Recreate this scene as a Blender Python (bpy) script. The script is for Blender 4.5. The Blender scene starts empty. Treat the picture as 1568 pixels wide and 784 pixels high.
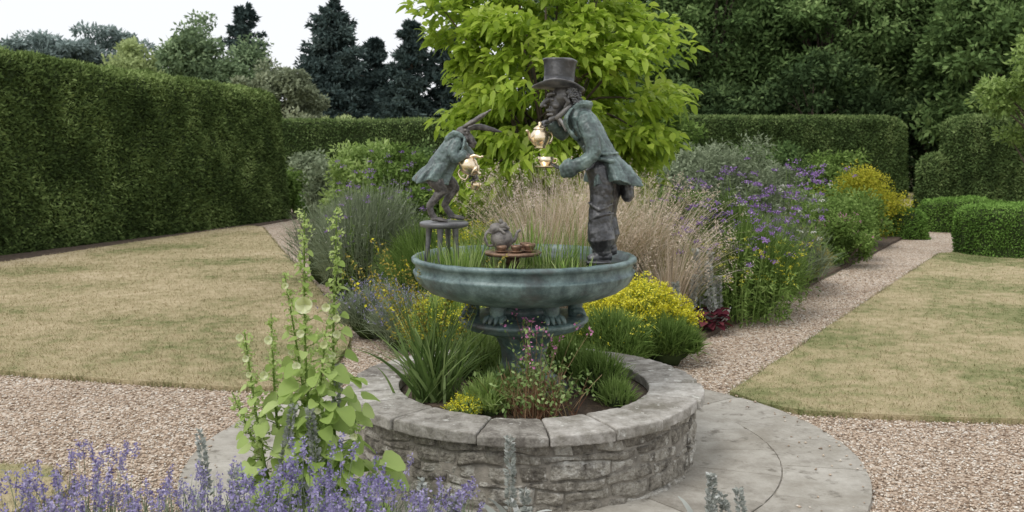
import bpy, math, random, bmesh
import numpy as np
from mathutils import Vector, Matrix
rng=np.random.default_rng(7); random.seed(7)
F=1440.;H=1.7;CX=784.;HY=225.
def M(x,y,dy=0.0): return Vector(((x-CX)/277.0,5.2+dy,H-(y-HY)/277.0))
scene=bpy.context.scene
COL=scene.collection
# ------------------------------------------------------------ materials
def newmat(name):
    m=bpy.data.materials.new(name); m.use_nodes=True; nt=m.node_tree
    for n in list(nt.nodes): nt.nodes.remove(n)
    return m,nt,nt.nodes,nt.links
def ramp(N,stops):
    r=N.new('ShaderNodeValToRGB')
    el=r.color_ramp.elements
    while len(el)>1: el.remove(el[-1])
    el[0].position=stops[0][0]; el[0].color=(*stops[0][1],1)
    for p,c in stops[1:]:
        e=el.new(p); e.color=(*c,1)
    return r
def leafmat(name,stops,trans=0.3,rough=0.55,nscale=1.5,namp=0.35,gain=1.0,far=False):
    m,nt,N,L=newmat(name)
    stops=[(p,tuple(min(.9,x*gain) for x in c)) for p,c in stops]
    a=N.new('ShaderNodeAttribute'); a.attribute_name='rnd'
    g=N.new('ShaderNodeNewGeometry'); no=N.new('ShaderNodeTexNoise'); no.inputs['Scale'].default_value=nscale
    L.new(g.outputs['Position'],no.inputs['Vector'])
    m1=N.new('ShaderNodeMath'); m1.operation='MULTIPLY_ADD'; L.new(no.outputs['Fac'],m1.inputs[0]); m1.inputs[1].default_value=namp*2; m1.inputs[2].default_value=-namp
    m2=N.new('ShaderNodeMath'); m2.operation='ADD'; L.new(a.outputs['Fac'],m2.inputs[0]); L.new(m1.outputs[0],m2.inputs[1]); m2.use_clamp=True
    r=ramp(N,stops); L.new(m2.outputs[0],r.inputs[0])
    o=N.new('ShaderNodeOutputMaterial')
    if far:
        b=N.new('ShaderNodeBsdfDiffuse'); L.new(r.outputs[0],b.inputs['Color'])
    else:
        b=N.new('ShaderNodeBsdfPrincipled'); b.inputs['Roughness'].default_value=rough; b.inputs['Specular IOR Level'].default_value=0.3
        L.new(r.outputs[0],b.inputs['Base Color'])
    if trans>0:
        t=N.new('ShaderNodeBsdfTranslucent'); mx=N.new('ShaderNodeMixShader'); mx.inputs[0].default_value=trans
        L.new(r.outputs[0],t.inputs['Color'])
        L.new(b.outputs[0],mx.inputs[1]); L.new(t.outputs[0],mx.inputs[2]); L.new(mx.outputs[0],o.inputs[0])
    else: L.new(b.outputs[0],o.inputs[0])
    return m
def surfmat(name,stops,scale=8,detail=6,rough=0.8,bump=0.3,bscale=40,metal=0,attr=False,big=None,dist=0.01,spec=0.4,rr=0.6,point=0,big2=None):
    m,nt,N,L=newmat(name)
    g=N.new('ShaderNodeNewGeometry')
    no=N.new('ShaderNodeTexNoise'); no.inputs['Scale'].default_value=scale; no.inputs['Detail'].default_value=detail; no.inputs['Roughness'].default_value=rr
    L.new(g.outputs['Position'],no.inputs['Vector']); fac=no.outputs['Fac']
    if attr:
        a=N.new('ShaderNodeAttribute'); a.attribute_name='rnd'
        q=N.new('ShaderNodeMath'); q.operation='MULTIPLY_ADD'; L.new(a.outputs['Fac'],q.inputs[0]); q.inputs[1].default_value=0.26; q.inputs[2].default_value=-0.13
        s=N.new('ShaderNodeMath'); s.operation='ADD'; L.new(q.outputs[0],s.inputs[0]); L.new(fac,s.inputs[1]); fac=s.outputs[0]
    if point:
        q=N.new('ShaderNodeMath'); q.operation='MULTIPLY_ADD'; L.new(g.outputs['Pointiness'],q.inputs[0]); q.inputs[1].default_value=point; q.inputs[2].default_value=-.5*point  # curvature paints edge highlights and darker creases into the colour
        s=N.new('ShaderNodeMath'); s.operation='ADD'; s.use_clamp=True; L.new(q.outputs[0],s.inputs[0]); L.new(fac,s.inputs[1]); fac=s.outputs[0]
    r=ramp(N,stops); L.new(fac,r.inputs[0]); colr=r.outputs[0]
    for bg_ in (big,big2):
        if bg_:
            n2=N.new('ShaderNodeTexNoise'); n2.inputs['Scale'].default_value=bg_[0]; n2.inputs['Detail'].default_value=7; n2.inputs['Roughness'].default_value=.65
            L.new(g.outputs['Position'],n2.inputs['Vector'])
            r2=ramp(N,[(bg_[1],(0,0,0)),(bg_[2],(1,1,1))]); L.new(n2.outputs['Fac'],r2.inputs[0])
            mx=N.new('ShaderNodeMixRGB'); L.new(r2.outputs[0],mx.inputs[0]); L.new(colr,mx.inputs[1]); mx.inputs[2].default_value=(*bg_[3],1); colr=mx.outputs[0]
    b=N.new('ShaderNodeBsdfPrincipled'); b.inputs['Roughness'].default_value=rough; b.inputs['Metallic'].default_value=metal; b.inputs['Specular IOR Level'].default_value=spec
    L.new(colr,b.inputs['Base Color'])
    n3=N.new('ShaderNodeTexNoise'); n3.inputs['Scale'].default_value=bscale; n3.inputs['Detail'].default_value=6; L.new(g.outputs['Position'],n3.inputs['Vector'])
    bp=N.new('ShaderNodeBump'); bp.inputs['Strength'].default_value=bump; bp.inputs['Distance'].default_value=dist
    L.new(n3.outputs['Fac'],bp.inputs['Height']); L.new(bp.outputs[0],b.inputs['Normal'])
    o=N.new('ShaderNodeOutputMaterial'); L.new(b.outputs[0],o.inputs[0]); return m
PEB=[(0,(.22,.165,.12)),(.2,(.42,.32,.235)),(.45,(.58,.46,.35)),(.7,(.65,.55,.44)),(.9,(.76,.70,.61)),(1,(.84,.81,.74))]
def gravelmat():
    m,nt,N,L=newmat('gravel')
    g=N.new('ShaderNodeNewGeometry')
    v=N.new('ShaderNodeTexVoronoi'); v.inputs['Scale'].default_value=55; L.new(g.outputs['Position'],v.inputs['Vector'])
    sx=N.new('ShaderNodeSeparateColor'); L.new(v.outputs['Color'],sx.inputs[0])
    r=ramp(N,PEB); L.new(sx.outputs[0],r.inputs[0])
    rd=ramp(N,[(0.0,(1,1,1)),(.55,(.92,.92,.92)),(.9,(.42,.36,.3))]); L.new(v.outputs['Distance'],rd.inputs[0])
    mx=N.new('ShaderNodeMixRGB'); mx.blend_type='MULTIPLY'; mx.inputs[0].default_value=1; L.new(r.outputs[0],mx.inputs[1]); L.new(rd.outputs[0],mx.inputs[2])
    no=N.new('ShaderNodeTexNoise'); no.inputs['Scale'].default_value=1.2; no.inputs['Detail'].default_value=4; L.new(g.outputs['Position'],no.inputs['Vector'])
    r3=ramp(N,[(.3,(.78,.74,.7)),(.7,(1.0,.99,.98))]); L.new(no.outputs['Fac'],r3.inputs[0])
    m2=N.new('ShaderNodeMixRGB'); m2.blend_type='MULTIPLY'; m2.inputs[0].default_value=1; L.new(mx.outputs[0],m2.inputs[1]); L.new(r3.outputs[0],m2.inputs[2])
    b=N.new('ShaderNodeBsdfPrincipled'); b.inputs['Roughness'].default_value=.85; L.new(m2.outputs[0],b.inputs['Base Color'])
    bp=N.new('ShaderNodeBump'); bp.invert=True; bp.inputs['Strength'].default_value=.8; bp.inputs['Distance'].default_value=.01; L.new(v.outputs['Distance'],bp.inputs['Height']); L.new(bp.outputs[0],b.inputs['Normal'])
    o=N.new('ShaderNodeOutputMaterial'); L.new(b.outputs[0],o.inputs[0]); return m
def lawnmat(name,bias):
    m,nt,N,L=newmat(name)
    g=N.new('ShaderNodeNewGeometry')
    def noise(s,d=5):
        n=N.new('ShaderNodeTexNoise'); n.inputs['Scale'].default_value=s; n.inputs['Detail'].default_value=d; L.new(g.outputs['Position'],n.inputs['Vector']); return n.outputs['Fac']
    a=noise(.6,7); b_=noise(7,6); c=noise(70,3)
    s=N.new('ShaderNodeMath'); s.operation='MULTIPLY_ADD'; L.new(b_,s.inputs[0]); s.inputs[1].default_value=.6; s.inputs[2].default_value=bias-.3
    s2=N.new('ShaderNodeMath'); s2.operation='ADD'; L.new(s.outputs[0],s2.inputs[0]); L.new(a,s2.inputs[1])
    s3=N.new('ShaderNodeMath'); s3.operation='MULTIPLY_ADD'; L.new(c,s3.inputs[0]); s3.inputs[1].default_value=.35; s3.inputs[2].default_value=-.175
    s4=N.new('ShaderNodeMath'); s4.operation='ADD'; L.new(s2.outputs[0],s4.inputs[0]); L.new(s3.outputs[0],s4.inputs[1])
    at=N.new('ShaderNodeAttribute'); at.attribute_name='rnd'
    s5=N.new('ShaderNodeMath'); s5.operation='MULTIPLY_ADD'; L.new(at.outputs['Fac'],s5.inputs[0]); s5.inputs[1].default_value=.25; L.new(s4.outputs[0],s5.inputs[2])
    r=ramp(N,[(.32,(.14,.165,.06)),(.46,(.25,.25,.115)),(.58,(.38,.325,.185)),(.72,(.48,.40,.25)),(.9,(.58,.49,.33))]); L.new(s5.outputs[0],r.inputs[0])
    b=N.new('ShaderNodeBsdfPrincipled'); b.inputs['Roughness'].default_value=.9; b.inputs['Specular IOR Level'].default_value=.15; L.new(r.outputs[0],b.inputs['Base Color'])
    bp=N.new('ShaderNodeBump'); bp.inputs['Strength'].default_value=.6; bp.inputs['Distance'].default_value=.02; L.new(c,bp.inputs['Height']); L.new(bp.outputs[0],b.inputs['Normal'])
    o=N.new('ShaderNodeOutputMaterial'); L.new(b.outputs[0],o.inputs[0]); return m
m_gravel=gravelmat()
m_lawnL=lawnmat('lawn_dry',.04); m_lawnR=lawnmat('lawn_greener',-.05); m_ground=lawnmat('far_ground',-.05)
m_soil=surfmat('soil',[(.3,(.05,.036,.025)),(.6,(.12,.085,.06)),(.8,(.2,.15,.11))],scale=14,bump=.8,bscale=40,dist=.03)
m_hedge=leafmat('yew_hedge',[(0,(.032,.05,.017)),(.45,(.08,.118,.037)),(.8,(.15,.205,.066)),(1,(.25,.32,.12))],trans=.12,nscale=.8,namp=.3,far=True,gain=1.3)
m_hedge2=leafmat('hedge_green',[(0,(.038,.06,.022)),(.5,(.09,.138,.046)),(1,(.2,.26,.1))],trans=.12,nscale=.8,namp=.3,far=True,gain=1.2)
m_box=leafmat('box_leaf',[(0,(.04,.08,.02)),(.5,(.11,.2,.04)),(1,(.22,.36,.09))],trans=.15,far=True,gain=1.15)
m_core=surfmat('foliage_core',[(.3,(.022,.032,.012)),(.7,(.055,.08,.028))],scale=6,bump=.5,bscale=30,rough=.9,spec=.1)
m_gold=leafmat('golden_leaf',[(0,(.18,.28,.035)),(.35,(.34,.48,.055)),(.7,(.50,.63,.10)),(1,(.66,.76,.24))],trans=.5,rough=.45,namp=.2)
m_goldshrub=leafmat('golden_shrub_leaf',[(0,(.18,.22,.025)),(.5,(.45,.44,.05)),(1,(.7,.6,.1))],trans=.3,far=True)
m_bark=surfmat('bark',[(.3,(.05,.04,.03)),(.7,(.16,.12,.09))],scale=10,bump=.8,bscale=30)
G2=1.45
m_bluegreen=leafmat('cedar_leaf',[(0,(.08,.105,.10)),(.5,(.18,.225,.21)),(1,(.3,.36,.34))],trans=.2,nscale=.4,far=True,gain=G2)
m_midgreen=leafmat('midgreen_leaf',[(0,(.038,.065,.023)),(.5,(.105,.165,.056)),(1,(.25,.33,.13))],trans=.25,nscale=.35,namp=.5,far=True,gain=1.35)
m_medgreen=leafmat('lime_tree_leaf',[(0,(.065,.095,.055)),(.5,(.15,.205,.11)),(1,(.29,.36,.2))],trans=.25,nscale=.35,namp=.4,far=True,gain=1.6)
m_dkgreen=leafmat('darkgreen_leaf',[(0,(.02,.034,.015)),(.5,(.055,.09,.036)),(1,(.14,.2,.075))],trans=.2,nscale=.35,namp=.5,far=True,gain=1.2)
m_lite=leafmat('lightgreen_leaf',[(0,(.15,.19,.08)),(.5,(.3,.36,.16)),(1,(.44,.5,.26))],trans=.3,nscale=.5,far=True,gain=1.3)
m_olive=leafmat('olive_leaf',[(0,(.11,.13,.08)),(.5,(.22,.25,.16)),(1,(.38,.41,.28))],trans=.25,nscale=.5,far=True,gain=1.3)
m_spruce=leafmat('spruce_leaf',[(0,(.025,.04,.038)),(.5,(.06,.085,.078)),(1,(.13,.17,.155))],trans=.1,nscale=.5,far=True,gain=1.4)
m_grey=leafmat('greygreen_leaf',[(0,(.11,.14,.085)),(.5,(.25,.3,.185)),(1,(.42,.48,.33))],trans=.25,far=True)
m_green=leafmat('green_leaf',[(0,(.06,.11,.025)),(.5,(.16,.25,.06)),(1,(.3,.41,.13))],trans=.3,far=True)
m_fresh=leafmat('fresh_leaf',[(0,(.14,.22,.05)),(.5,(.31,.43,.12)),(1,(.5,.62,.24))],trans=.4)
m_yel=leafmat('yellow_flower',[(0,(.5,.47,.03)),(.5,(.78,.73,.06)),(1,(.86,.82,.16))],trans=.3,far=True)
m_orange=leafmat('orange_green_leaf',[(0,(.15,.16,.04)),(.5,(.34,.30,.07)),(1,(.52,.4,.1))],trans=.3,far=True)
m_purp=leafmat('purple_flower',[(0,(.17,.09,.30)),(.5,(.33,.19,.50)),(1,(.52,.36,.68))],trans=.3,far=True)
m_lav=leafmat('lavender_flower',[(0,(.17,.14,.32)),(.5,(.33,.29,.5)),(1,(.54,.5,.7))],trans=.3,far=True)
m_silver=leafmat('silver_leaf',[(0,(.26,.28,.25)),(.5,(.43,.45,.41)),(1,(.62,.63,.6))],trans=.2,far=True)
m_red=leafmat('red_leaf',[(0,(.05,.012,.02)),(.5,(.12,.03,.04)),(1,(.2,.06,.07))],trans=.2,far=True)
m_redstem=leafmat('red_stem',[(0,(.2,.08,.05)),(.5,(.38,.21,.13)),(1,(.48,.38,.22))],trans=.2,far=True)
m_pink=leafmat('pink_flower',[(0,(.5,.16,.36)),(1,(.75,.36,.56))],trans=.3,far=True)
m_white=leafmat('white_flower',[(0,(.65,.65,.6)),(1,(.85,.85,.8))],trans=.3,far=True)
m_cream=leafmat('cream_flower',[(0,(.68,.72,.38)),(1,(.86,.88,.64))],trans=.4,far=True)
m_straw=leafmat('straw_grass',[(0,(.26,.29,.12)),(.3,(.48,.41,.27)),(.6,(.66,.54,.42)),(1,(.82,.73,.62))],trans=.3,far=True)
m_reed=leafmat('reed_leaf',[(0,(.12,.22,.04)),(.5,(.28,.42,.09)),(1,(.52,.62,.26))],trans=.35,far=True)
m_strap=leafmat('strap_leaf',[(0,(.08,.14,.035)),(.5,(.2,.3,.085)),(1,(.38,.49,.2))],trans=.25)
m_stone=surfmat('rubble_stone',[(.25,(.10,.09,.075)),(.40,(.22,.20,.165)),(.52,(.34,.315,.265)),(.64,(.47,.445,.39)),(.78,(.70,.69,.63))],scale=22,bump=1,bscale=55,dist=.025,attr=True,rr=.78,rough=.95,big=(7,.53,.66,(.085,.075,.062)),big2=(11,.57,.66,(.60,.585,.53)))
m_mortar=surfmat('mortar',[(.3,(.15,.135,.11)),(.7,(.33,.3,.25))],scale=20,bump=.7,bscale=60)
m_cap=surfmat('cap_stone',[(.3,(.15,.135,.115)),(.44,(.30,.28,.245)),(.58,(.43,.405,.365)),(.72,(.58,.56,.515))],scale=12,bump=.8,bscale=45,attr=True,rr=.78,rough=.9,big=(4,.52,.66,(.18,.165,.13)),big2=(16,.60,.67,(.62,.61,.56)))
m_pave=surfmat('paving_stone',[(.28,(.25,.228,.19)),(.5,(.385,.36,.31)),(.72,(.48,.455,.40))],scale=7,bump=.5,bscale=60,attr=True,rr=.78,rough=.88,big=(2.4,.48,.72,(.26,.235,.19)),big2=(9,.57,.68,(.19,.172,.14)))
m_verd=surfmat('verdigris_bronze',[(.3,(.030,.046,.048)),(.42,(.072,.115,.115)),(.54,(.14,.205,.20)),(.66,(.23,.32,.31)),(.8,(.40,.49,.47))],scale=9,bump=.35,bscale=60,rough=.42,dist=.006,rr=.72,spec=.6,big=(5,.52,.7,(.085,.087,.085)))
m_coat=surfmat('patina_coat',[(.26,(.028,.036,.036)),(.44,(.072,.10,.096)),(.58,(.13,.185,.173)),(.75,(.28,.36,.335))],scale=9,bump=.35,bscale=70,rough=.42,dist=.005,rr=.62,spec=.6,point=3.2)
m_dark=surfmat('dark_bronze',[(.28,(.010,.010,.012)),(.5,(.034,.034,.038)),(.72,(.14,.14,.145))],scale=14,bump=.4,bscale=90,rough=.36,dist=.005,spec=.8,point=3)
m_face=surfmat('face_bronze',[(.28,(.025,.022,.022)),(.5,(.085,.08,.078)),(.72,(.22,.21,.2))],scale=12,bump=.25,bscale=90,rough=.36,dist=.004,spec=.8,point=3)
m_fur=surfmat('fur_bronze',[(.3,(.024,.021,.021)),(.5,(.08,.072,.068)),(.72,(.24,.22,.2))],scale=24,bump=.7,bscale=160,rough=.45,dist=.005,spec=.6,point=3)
m_brass=surfmat('polished_gold',[(.3,(.84,.64,.40)),(.7,(.97,.88,.70))],scale=14,bump=.2,bscale=30,rough=.27,metal=1)
m_copper=surfmat('aged_copper',[(.3,(.12,.07,.05)),(.7,(.40,.26,.17))],scale=20,bump=.3,bscale=60,rough=.4,metal=.5)
m_water=surfmat('water',[(.3,(.015,.02,.012)),(.7,(.03,.035,.02))],scale=6,bump=.15,bscale=25,rough=.06)
# ------------------------------------------------------------ mesh helpers
def mk(name,V,Fc,mat,rnd=None,smooth=False):
    me=bpy.data.meshes.new(name); V=np.ascontiguousarray(V,np.float32); Fc=np.ascontiguousarray(Fc,np.int32); n,k=Fc.shape
    me.vertices.add(len(V)); me.vertices.foreach_set('co',V.ravel())
    me.loops.add(n*k); me.loops.foreach_set('vertex_index',Fc.ravel())
    me.polygons.add(n); me.polygons.foreach_set('loop_start',(np.arange(n)*k).astype(np.int32))
    me.update(calc_edges=True)
    if rnd is not None:
        a=me.attributes.new('rnd','FLOAT','POINT'); a.data.foreach_set('value',np.ascontiguousarray(rnd,np.float32))
    if smooth: me.polygons.foreach_set('use_smooth',np.ones(n,bool))
    me.materials.append(mat); o=bpy.data.objects.new(name,me); COL.objects.link(o); return o
def group(name,loc,children):
    e=bpy.data.objects.new(name,None); COL.objects.link(e); e.location=loc; e.empty_display_size=.2
    for c in children:
        c.parent=e; c.matrix_parent_inverse=Matrix.Translation(-Vector(loc))
    return e
def unit(v): return v/np.maximum(np.linalg.norm(v,axis=-1,keepdims=True),1e-9)
def rdir(n): return unit(rng.normal(size=(n,3)))
def sn(P,s,seed,o=3):
    r=np.random.default_rng(seed); out=np.zeros(len(P)); amp=1; tot=0
    for i in range(o):
        for j in range(4):
            k=unit(r.normal(size=3))*s*(2**i); out+=amp*np.sin(P@k+r.uniform(0,6.28)); 
        tot+=amp*2; amp*=.55
    return out/tot
def rhomb(C,D,S,L,W):
    n=len(C); L=np.broadcast_to(L,(n,))[:,None]; W=np.broadcast_to(W,(n,))[:,None]
    V=np.stack([C,C+D*L*.45+S*W*.5,C+D*L,C+D*L*.45-S*W*.5],1).reshape(-1,3)
    return V,np.arange(4*n).reshape(n,4)
def scatter(name,C,L,W,mat,rnd,out=None,up=.4,D=None):
    n=len(C)
    if D is None:
        D=rdir(n)
        if out is not None: D=unit(D*.8+out*.7)
    N_=rdir(n)+np.array([0,0,up]); 
    if out is not None: N_=N_*.6+out*.8
    S=unit(np.cross(D,N_)); 
    L=np.broadcast_to(L,(n,))*rng.uniform(.6,1.3,n); W=np.broadcast_to(W,(n,))*rng.uniform(.7,1.2,n)
    V,Fc=rhomb(C,D,S,L,W); return mk(name,V,Fc,mat,np.repeat(rnd,4))
def joinV(parts):
    Vs=[];Fs=[];Rs=[];o=0
    for V,Fc,R in parts:
        Vs.append(V);Fs.append(Fc+o);Rs.append(R);o+=len(V)
    return np.concatenate(Vs),np.concatenate(Fs),np.concatenate(Rs)
def bigleaves(C,D,N_,L,W,droop,rnd,rows=(0,.22,.5,.8,1),wid=(.06,.8,1,.6,.03)):
    n=len(C); D=unit(D); S=unit(np.cross(D,N_)); N_=unit(np.cross(S,D))
    L=np.broadcast_to(L,(n,));W=np.broadcast_to(W,(n,))
    V=np.zeros((n,len(rows),3,3))
    for i,(t,w) in enumerate(zip(rows,wid)):
        base=C+D*(L*t)[:,None]+np.array([0,0,-1])*(L*droop*t*t)[:,None]
        for j,s in enumerate((-1,0,1)):
            V[:,i,j]=base+S*(W*w*.5*s)[:,None]+N_*(W*w*.14*abs(s))[:,None]
    R=len(rows); idx=np.arange(n*R*3).reshape(n,R,3)
    Fc=np.stack([idx[:,:-1,:-1],idx[:,:-1,1:],idx[:,1:,1:],idx[:,1:,:-1]],-1).reshape(-1,4)
    return V.reshape(-1,3),Fc,np.repeat(rnd,R*3)
def blades(B_,az,lean,L,W,bend,rnd,K=6,tipw=.1):
    n=len(B_); hd=np.stack([np.cos(az),np.sin(az),np.zeros(n)],1); sd=np.stack([-np.sin(az),np.cos(az),np.zeros(n)],1)
    sd=unit(sd+rng.normal(size=(n,3))*.5)
    V=np.zeros((n,K,2,3)); p=B_.copy(); ang=np.broadcast_to(lean,(n,)).copy(); bend=np.broadcast_to(bend,(n,)); L=np.broadcast_to(L,(n,)); W=np.broadcast_to(W,(n,))
    for i in range(K):
        t=i/(K-1); w=W*(1-(1-tipw)*t**1.8)*.5
        V[:,i,0]=p-sd*w[:,None]; V[:,i,1]=p+sd*w[:,None]
        p=p+(hd*np.sin(ang)[:,None]+np.array([0,0,1])*np.cos(ang)[:,None])*(L/(K-1))[:,None]; ang=ang+bend/(K-1)*(.4+1.2*t)
    idx=np.arange(n*K*2).reshape(n,K,2)
    Fc=np.stack([idx[:,:-1,0],idx[:,:-1,1],idx[:,1:,1],idx[:,1:,0]],-1).reshape(-1,4)
    return V.reshape(-1,3),Fc,np.repeat(rnd,K*2)
def blade_tip(B_,az,lean,L,bend,K=6):
    n=len(B_); hd=np.stack([np.cos(az),np.sin(az),np.zeros(n)],1); p=B_.copy(); ang=np.broadcast_to(lean,(n,)).copy(); out=[p.copy()]
    for i in range(K-1):
        t=i/(K-1); p=p+(hd*np.sin(ang)[:,None]+np.array([0,0,1])*np.cos(ang)[:,None])*(np.broadcast_to(L,(n,))/(K-1))[:,None]; ang=ang+bend/(K-1)*(.4+1.2*t); out.append(p.copy())
    return np.stack(out,1)
def inpoly(X,Y,poly):
    c=np.zeros(len(X),bool); n=len(poly); j=n-1
    for i in range(n):
        xi,yi=poly[i]; xj,yj=poly[j]
        c^=((yi>Y)!=(yj>Y))&(X<(xj-xi)*(Y-yi)/((yj-yi)+1e-12)+xi); j=i
    return c
class Bld:
    def __init__(s): s.v=[];s.f=[]
    def add(s,v,f):
        o=len(s.v); s.v+=[tuple(p) for p in v]; s.f+=[tuple(i+o for i in q) for q in f]
    def tube(s,pts,rad,seg=10,sub=4,closed=True):
        pts=[Vector(p) for p in pts]; rad=[(r,r) if not isinstance(r,(tuple,list)) else r for r in rad]
        P=[];R=[]
        n=len(pts)
        for i in range(n-1):
            p0=pts[max(i-1,0)];p1=pts[i];p2=pts[i+1];p3=pts[min(i+2,n-1)]
            for k in range(sub):
                t=k/sub
                P.append(.5*((2*p1)+(-p0+p2)*t+(2*p0-5*p1+4*p2-p3)*t*t+(-p0+3*p1-3*p2+p3)*t**3))
                R.append(tuple(rad[i][a]*(1-t)+rad[i+1][a]*t for a in (0,1)))
        P.append(pts[-1]);R.append(rad[-1])
        T=[(P[min(i+1,len(P)-1)]-P[max(i-1,0)]).normalized() for i in range(len(P))]
        if closed:
            P=[P[0]-T[0]*R[0][0]*.75]+P+[P[-1]+T[-1]*R[-1][0]*.75]; R=[(R[0][0]*.6,R[0][1]*.6)]+R+[(R[-1][0]*.6,R[-1][1]*.6)]; T=[T[0]]+T+[T[-1]]
        ref=Vector((0,1,0)) if abs(T[0].y)<.9 else Vector((1,0,0))
        u=(ref-T[0]*ref.dot(T[0])).normalized(); v=[];f=[]
        for i,(p,r,t) in enumerate(zip(P,R,T)):
            u=(u-t*u.dot(t)).normalized(); w=t.cross(u)
            for k in range(seg):
                a=2*math.pi*k/seg; v.append(p+u*r[1]*math.cos(a)+w*r[0]*math.sin(a))
        for i in range(len(P)-1):
            for k in range(seg):
                f.append((i*seg+k,i*seg+(k+1)%seg,(i+1)*seg+(k+1)%seg,(i+1)*seg+k))
        f.append(tuple(range(seg-1,-1,-1))); f.append(tuple(range((len(P)-1)*seg,len(P)*seg)))
        s.add(v,f)
    def ell(s,c,r,rot=None,seg=14,rings=9):
        c=Vector(c); v=[];f=[]; rot=rot or Matrix.Identity(3)
        v.append(c+rot@Vector((0,0,r[2])))
        for i in range(1,rings):
            ph=math.pi*i/rings
            for k in range(seg):
                a=2*math.pi*k/seg; v.append(c+rot@Vector((r[0]*math.sin(ph)*math.cos(a),r[1]*math.sin(ph)*math.sin(a),r[2]*math.cos(ph))))
        v.append(c+rot@Vector((0,0,-r[2])))
        for k in range(seg): f.append((0,1+k,1+(k+1)%seg))
        for i in range(rings-2):
            for k in range(seg):
                f.append((1+i*seg+k,1+(i+1)*seg+k,1+(i+1)*seg+(k+1)%seg,1+i*seg+(k+1)%seg))
        b=1+(rings-2)*seg
        for k in range(seg): f.append((b+k,len(v)-1,b+(k+1)%seg))
        s.add(v,f)
    def lathe(s,c,prof,seg=64,rot=None):
        c=Vector(c); rot=rot or Matrix.Identity(3); v=[];f=[]
        for r,z in prof:
            for k in range(seg):
                a=2*math.pi*k/seg; v.append(c+rot@Vector((r*math.cos(a),r*math.sin(a),z)))
        for i in range(len(prof)-1):
            for k in range(seg): f.append((i*seg+k,i*seg+(k+1)%seg,(i+1)*seg+(k+1)%seg,(i+1)*seg+k))
        s.add(v,f)
    def loft(s,rings,seg=56,nrip=9,y0=5.2,ph=0):
        v=[];f=[]
        for (xa,xb,yp,hy,ra) in rings:
            a_=M(xa,yp);b_=M(xb,yp); xc=(a_.x+b_.x)/2; rx=(b_.x-a_.x)/2
            for k in range(seg):
                a=2*math.pi*k/seg; m=1+ra*math.sin(nrip*a+ph+yp*.02)+ra*.5*math.sin((nrip*2-3)*a+1+ph)
                v.append(Vector((xc+rx*m*math.cos(a),y0+hy*m*math.sin(a),a_.z+ra*.12*math.sin(3*a+ph))))
        for i in range(len(rings)-1):
            for k in range(seg): f.append((i*seg+k,i*seg+(k+1)%seg,(i+1)*seg+(k+1)%seg,(i+1)*seg+k))
        f.append(tuple(range(seg-1,-1,-1))); f.append(tuple(range((len(rings)-1)*seg,len(rings)*seg)))
        s.add(v,f)
    def obj(s,name,mat,smooth=True,remesh=None,disp=None,sm=0):
        me=bpy.data.meshes.new(name); me.from_pydata(s.v,[],s.f); me.update()
        bm=bmesh.new(); bm.from_mesh(me); bmesh.ops.recalc_face_normals(bm,faces=bm.faces); bm.to_mesh(me); bm.free()
        me.materials.append(mat); me.polygons.foreach_set('use_smooth',[smooth]*len(me.polygons))
        o=bpy.data.objects.new(name,me); COL.objects.link(o)
        if remesh:
            r=o.modifiers.new('r','REMESH'); r.mode='VOXEL'; r.voxel_size=remesh; r.use_smooth_shade=True
        if sm:
            q=o.modifiers.new('s','SMOOTH'); q.iterations=sm; q.factor=.5
        if disp:
            for sc,st in disp:
                t=bpy.data.textures.new(name+'_t','CLOUDS'); t.noise_scale=sc; t.noise_depth=2
                d=o.modifiers.new('d','DISPLACE'); d.texture=t; d.texture_coords='GLOBAL'; d.strength=st; d.mid_level=.5
        return o
# ------------------------------------------------------------ ground
def poly_sheet(name,poly,z,mat,skirt=0,rnd=.5,wob=0.015,step=.12):
    pts=[]
    n=len(poly)
    for i in range(n):
        a=np.array(poly[i]);b=np.array(poly[(i+1)%n]); L=np.linalg.norm(b-a); k=max(1,int(min(L/step,160)))
        for j in range(k): pts.append(a+(b-a)*j/k)
    pts=np.array(pts); P3=np.c_[pts,np.zeros(len(pts))]
    pts=pts+np.c_[sn(P3,9,3),sn(P3,9,4)]*wob
    v=[(p[0],p[1],z) for p in pts]; f=[tuple(range(len(v)))]
    if skirt:
        m=len(v); v+=[(p[0],p[1],z-skirt) for p in pts]
        f+=[(i,(i+1)%m,m+(i+1)%m,m+i) for i in range(m)]
    me=bpy.data.meshes.new(name); me.from_pydata(v,[],f)
    bm=bmesh.new(); bm.from_mesh(me); bmesh.ops.triangulate(bm,faces=[x for x in bm.faces if len(x.verts)>4]); bmesh.ops.recalc_face_normals(bm,faces=bm.faces); bm.to_mesh(me); bm.free()
    a=me.attributes.new('rnd','FLOAT','POINT'); a.data.foreach_set('value',np.full(len(me.vertices),rnd,np.float32))
    me.materials.append(mat); o=bpy.data.objects.new(name,me); COL.objects.link(o)
    if max(p.normal.z for p in me.polygons)<0.5: me.flip_normals()
    return o
FC=(0.065,5.2)
poly_sheet('ground',[(-400,-60),(400,-60),(400,700),(-400,700)],-.03,m_ground,wob=0,step=1000,rnd=.3)
poly_sheet('gravel_path',[(-12,1),(12,1),(14,18),(12,24),(6,27),(-7,27),(-8,20),(-12,9)],0,m_gravel,wob=0,rnd=.5)
lawnL=[(-9.5,8.35),(-6,7.52),(-3.8,7.0),(-2.6,6.7),(-1.88,6.53),(-1.5,6.55),(-1.38,6.9),(-1.36,7.8),(-1.62,9.2),(-2.4,11.4),(-3.76,15.3),(-5.2,19.6),(-5.6,20.0),(-6.2,18),(-7.3,13.9),(-8.6,10)]
lawnR=[(1.5,6.42),(1.63,6.12),(1.86,5.95),(2.4,5.85),(3.14,5.76),(6,5.4),(10,4.9),(14,5),(14,14.2),(7.3,14.2),(7.0,14.9),(6.7,14.75)]
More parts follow.
